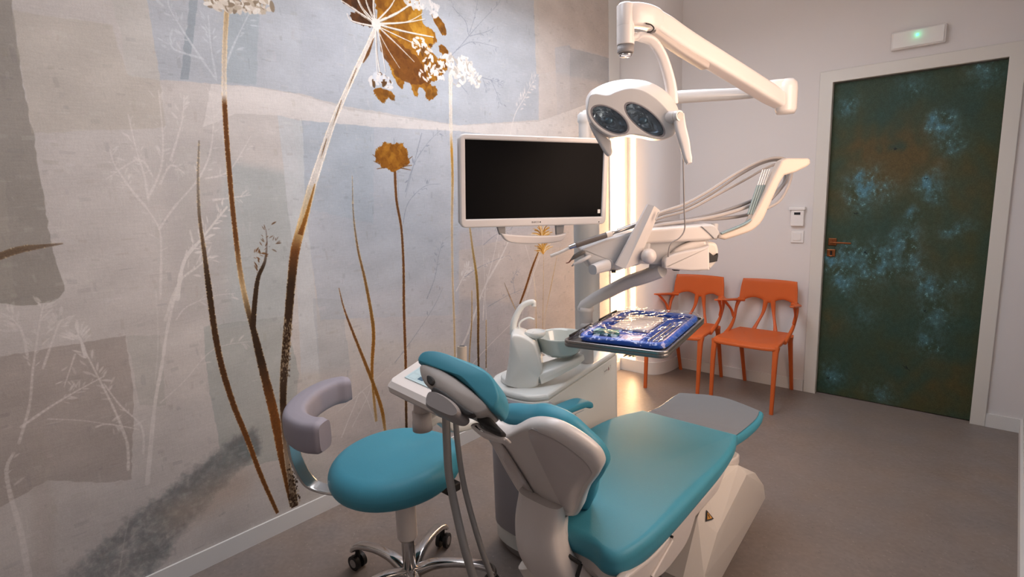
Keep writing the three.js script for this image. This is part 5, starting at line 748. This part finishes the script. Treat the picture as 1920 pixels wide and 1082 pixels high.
// ---------------------------------------------------------------- tray table and tray
{
  // axes of the tray: a to the right along the near edge, b away from the camera
  const o = [1.332, .945, 2.385], a = [.9825, 0, -.186], b = [-.13, 0, -.9915], m = frame(o, a, [0, 1, 0], [.186, 0, .9825]);   // x right, y up, z towards the camera
  const t = thing('tray_table', 'grey steel tray table swung over the dental chair seat', 'tray table', o);
  const rr = (w, d, r) => { const out = []; for (const [sx, sz] of [[1, 1], [-1, 1], [-1, -1], [1, -1]]) for (let k = 0; k <= 6; k++) { const f = Math.atan2(sz, sx) - Math.PI / 4 + k / 6 * Math.PI / 2; out.push([sx * (w / 2 - r) + Math.cos(f) * r, sz * (d / 2 - r) + Math.sin(f) * r]); } return out; };
  const lay = (pts, y0, h, bev, holes = []) => slab(pts.map(([x, z]) => [x, -z]).reverse(), h, bev, 2, holes.map((q) => q.map(([x, z]) => [x, -z]))).rotateX(-Math.PI / 2).translate(0, y0 + h / 2, 0);
  const st = mat('#7d7a78', .3, { metalness: .75 });
  part('table_plate', put(lay(rr(.365, .55, .03), -.012, .014, .004), m), st, t);
  part('table_rim', put(lay(rr(.365, .55, .03), 0, .012, .003, [rr(.345, .53, .024)]), m), mat('#8f8a86', .25, { metalness: .85 }), t);
  part('rail', put(rbox(.006, .008, .19, .002, -.176, .016, .13), m), dark, t);
  part('rail', put(rbox(.006, .008, .19, .002, -.176, .016, -.14), m), dark, t);
  part('table_arm', sweep([[1.3, .922, 2.36], [1.18, .9, 2.28], [[.989, .89, 2.236]][0]], () => [.03, .012, 4], { n: 14, m: 16 }), mat('#b9b8b8', .4), t);
  part('table_hub', cyl(.05, .05, .02, 1.3, .913, 2.36), mat('#9a9896', .4), t);
  // blue tray
  const blue = mat('#1d4fae', .3);
  const B = thing('instrument_tray', 'blue plastic instrument tray wrapped in clear film on the steel tray table', 'tray', [o[0], o[1] + .001, o[2]]);
  const off = [.012, 0];
  const sh = (pts) => pts.map(([x, z]) => [x + .012, z + .0]);
  part('tray_floor', put(lay(sh(rr(.29, .46, .03)), .003, .004, .001), m), blue, B);
  const rim = []; part('tray_rim', put(sweep([...sh(rr(.288, .46, .035)), sh(rr(.288, .46, .035))[0]].map(([x, z]) => [x, .016, z]), () => [.011, .012, 3], { n: 120, m: 14, side: [0, 1, 0], straight: true }), m), blue, B);
  part('tray_divider', put(rbox(.006, .014, .44, .002, .07, .012, 0), m), blue, B);
  const paper = thing('paper_packet', 'pale paper packet lying inside the blue tray under the film', 'packet', [o[0], o[1] + .008, o[2]]);
  part('packet', put(rbox(.14, .012, .2, .004, -.02, .014, -.05), m), mat('#d8cfc8', .6), paper);
  part('flap', put(rbox(.14, .004, .05, .0015, -.02, .021, -.13), m), mat('#cfc6c0', .6), paper);
  const mir = thing('green_probe_case', 'small green instrument case in the blue tray', 'case', [o[0], o[1] + .008, o[2]]);
  part('case_body', put(rbox(.09, .014, .04, .006, -.075, .014, .13), m), mat('#2f6f64', .4), mir); part('case_lid', put(rbox(.085, .004, .036, .0015, -.075, .0235, .13), m), mat('#3d8577', .35), mir);
  for (let k = 0; k < 3; k++) { const q = thing('dental_probe', ['thin steel probe lying nearest the tray middle', 'thin steel probe lying second in the blue tray', 'thin steel probe lying nearest the tray edge'][k], 'probe', [o[0], o[1] + .008, o[2]], 'steel probes in the blue tray'); part('shaft', put(rod([.09 + k * .018, .012, .17], [.092 + k * .018, .012, -.1], .003), m), chrome, q); part('tip', put(rod([.09 + k * .018, .012, .17], [.096 + k * .018, .014, .19], .0014), m), chrome, q); }
  // crumpled clear film over the tray
  const g = new THREE.PlaneGeometry(.33, .5, 90, 130).rotateX(-Math.PI / 2), p = g.attributes.position;
  const ridge = (x, z, s, k) => { const n = noise.noise(x * s, z * s, k); return 1 - Math.abs(n) * 2.2; };
  for (let i = 0; i < p.count; i++) { const x = p.getX(i), z = p.getZ(i), e = Math.max(0, Math.abs(x) - .145) / .02, f = Math.max(0, Math.abs(z) - .225) / .025, h = .031 + .006 * ridge(x, z * .6, 11, 1.3) + .006 * ridge(x + z * .7, z - x * .3, 20, 5.1) + .0016 * ridge(x - z * .4, z, 44, 2.2); p.setY(i, Math.max(.004, h - .016 * Math.min(1.4, e + f))); p.setX(i, x + .012); }
  g.computeVertexNormals();
  single('clear_film', put(g, m), mat('#ffffff', .03, { transmission: 1, thickness: 0, ior: 1.5 }), 'crumpled clear plastic film stretched over the blue tray', 'plastic film');
}
// ---------------------------------------------------------------- assistant console and hoses
{
  const F = frame([.9566, .9149, 3.2252], [.9929, -.1093, -.0471], [-.0172, .2599, -.9655], [.1177, .9594, .2561]), o = [F.elements[12], F.elements[13], F.elements[14]], t = thing('assistant_console', 'white assistant console with a keypad on a swivel post behind the stool', 'console', [o[0] + .1, .6, o[2]]);
  // x along the front edge, y away, z up
  const top = [[-.004, .0], [.008, -.012], [.2, -.014], [.218, .004], [.212, .125], [.2, .138], [.0, .132], [-.006, .12]];
  const big = top.map(([x, y]) => [(x - .1) * 1.06 + .1, (y - .06) * 1.12 + .06 - .006]), low = top.map(([x, y]) => [(x - .1) * .93 + .1, (y - .06) * .8 + .06]);
  part('upper_case', put(soft(loft([[top, 0], [big, -.012], [big, -.03]], 96), .5), F), mat('#dcd5cf', .3, { clearcoat: .4 }), t);
  part('lower_case', put(soft(loft([[big, -.03], [big.map(([x, y]) => [x, y]), -.033], [low, -.072]], 96), .5), F), mat('#b4aaa5', .4), t);
  const key = paint(256, 192, (x, w, h) => { x.fillStyle = '#b9cfd2'; x.fillRect(0, 0, w, h); x.strokeStyle = '#9fb6ba'; x.lineWidth = 3; for (let i = 0; i < 4; i++) for (let j = 0; j < 3; j++) x.strokeRect(12 + i * 60, 12 + j * 58, 52, 48); x.fillStyle = '#3d5f74'; x.fillRect(76, 132, 40, 34); x.fillRect(140, 132, 40, 34); x.fillRect(84, 24, 22, 16); x.fillRect(204, 80, 26, 18); });
  const kg = new THREE.BoxGeometry(.15, .088, .003).translate(.105, .066, .0012); part('keypad', put(kg, F), mat('#ffffff', .3, { map: key }), t, 'pale blue keypad');
  const sw = [[1.045, .825, 3.192]][0];
  part('swivel_post', lathe([[0, .2], [.0305, .2], [.0305, .228], [.029, .23], [.029, .26], [0, .26]].map(([r, y]) => [r, y]), 36).translate(sw[0], sw[1] - .265, sw[2]), mat('#bdb5b0', .4), t);
  part('swivel_neck', rod([sw[0], sw[1] - .02, sw[2]], [sw[0], sw[1] + .06, sw[2] - .01], .026), mat('#bdb5b0', .4), t);
  part('console_arm', sweep([[sw[0], sw[1] - .055, sw[2]], [[1.047, .784, 3.144]][0], [[.999, .7, 3.029]][0], [.9, .62, 2.712]], () => [.022, .018, 3], { n: 24, m: 18 }), mat('#d2d4d0', .35), t);
  const hb = [[1.096, .947, 3.062], [1.091, 1, 3.054]];
  part('suction_handle', merge(rod(hb[0], hb[1], .016, .015, 28)), mat('#b9ad9e', .45), t, 'beige suction handle standing in its holder');
  part('handle_opening', rod(hb[1], [hb[1][0], hb[1][1] + .001, hb[1][2]], .009, .009, 20), dark, t);
  part('holder_arm', sweep([hb[0], [[1.093, .925, 3.097]][0], [[1.074, .9, 3.148]][0]], () => [.012, .01, 3], { n: 12, m: 14 }), cream, t);
}
{
  const hg = mat('#77736f', .5);
  single('suction_hose', hose([...[[1.234, .885, 3.253], [1.243, .802, 3.263], [1.262, .72, 3.278], [1.299, .631, 3.292], [1.346, .551, 3.309], [1.39, .46, 3.316], [1.425, .373, 3.332]], [1.27, .06, 3.38], [1.29, .02, 3.1], [1.3, .03, 2.75]], .0112, 90, 16), hg, 'thick grey suction hose hanging in front of the stool', 'hose');
  single('suction_hose', hose([...[[1.252, .884, 3.236], [1.265, .8, 3.244], [1.291, .705, 3.255], [1.321, .624, 3.26], [1.365, .536, 3.267], [1.403, .451, 3.266], [1.434, .354, 3.273]], [1.3, .06, 3.34], [1.33, .02, 3.08], [1.34, .03, 2.75]], .0078, 90, 14), hg, 'thin grey suction hose hanging right of the thicker one', 'hose');
}

renderer.render(scene, camera);
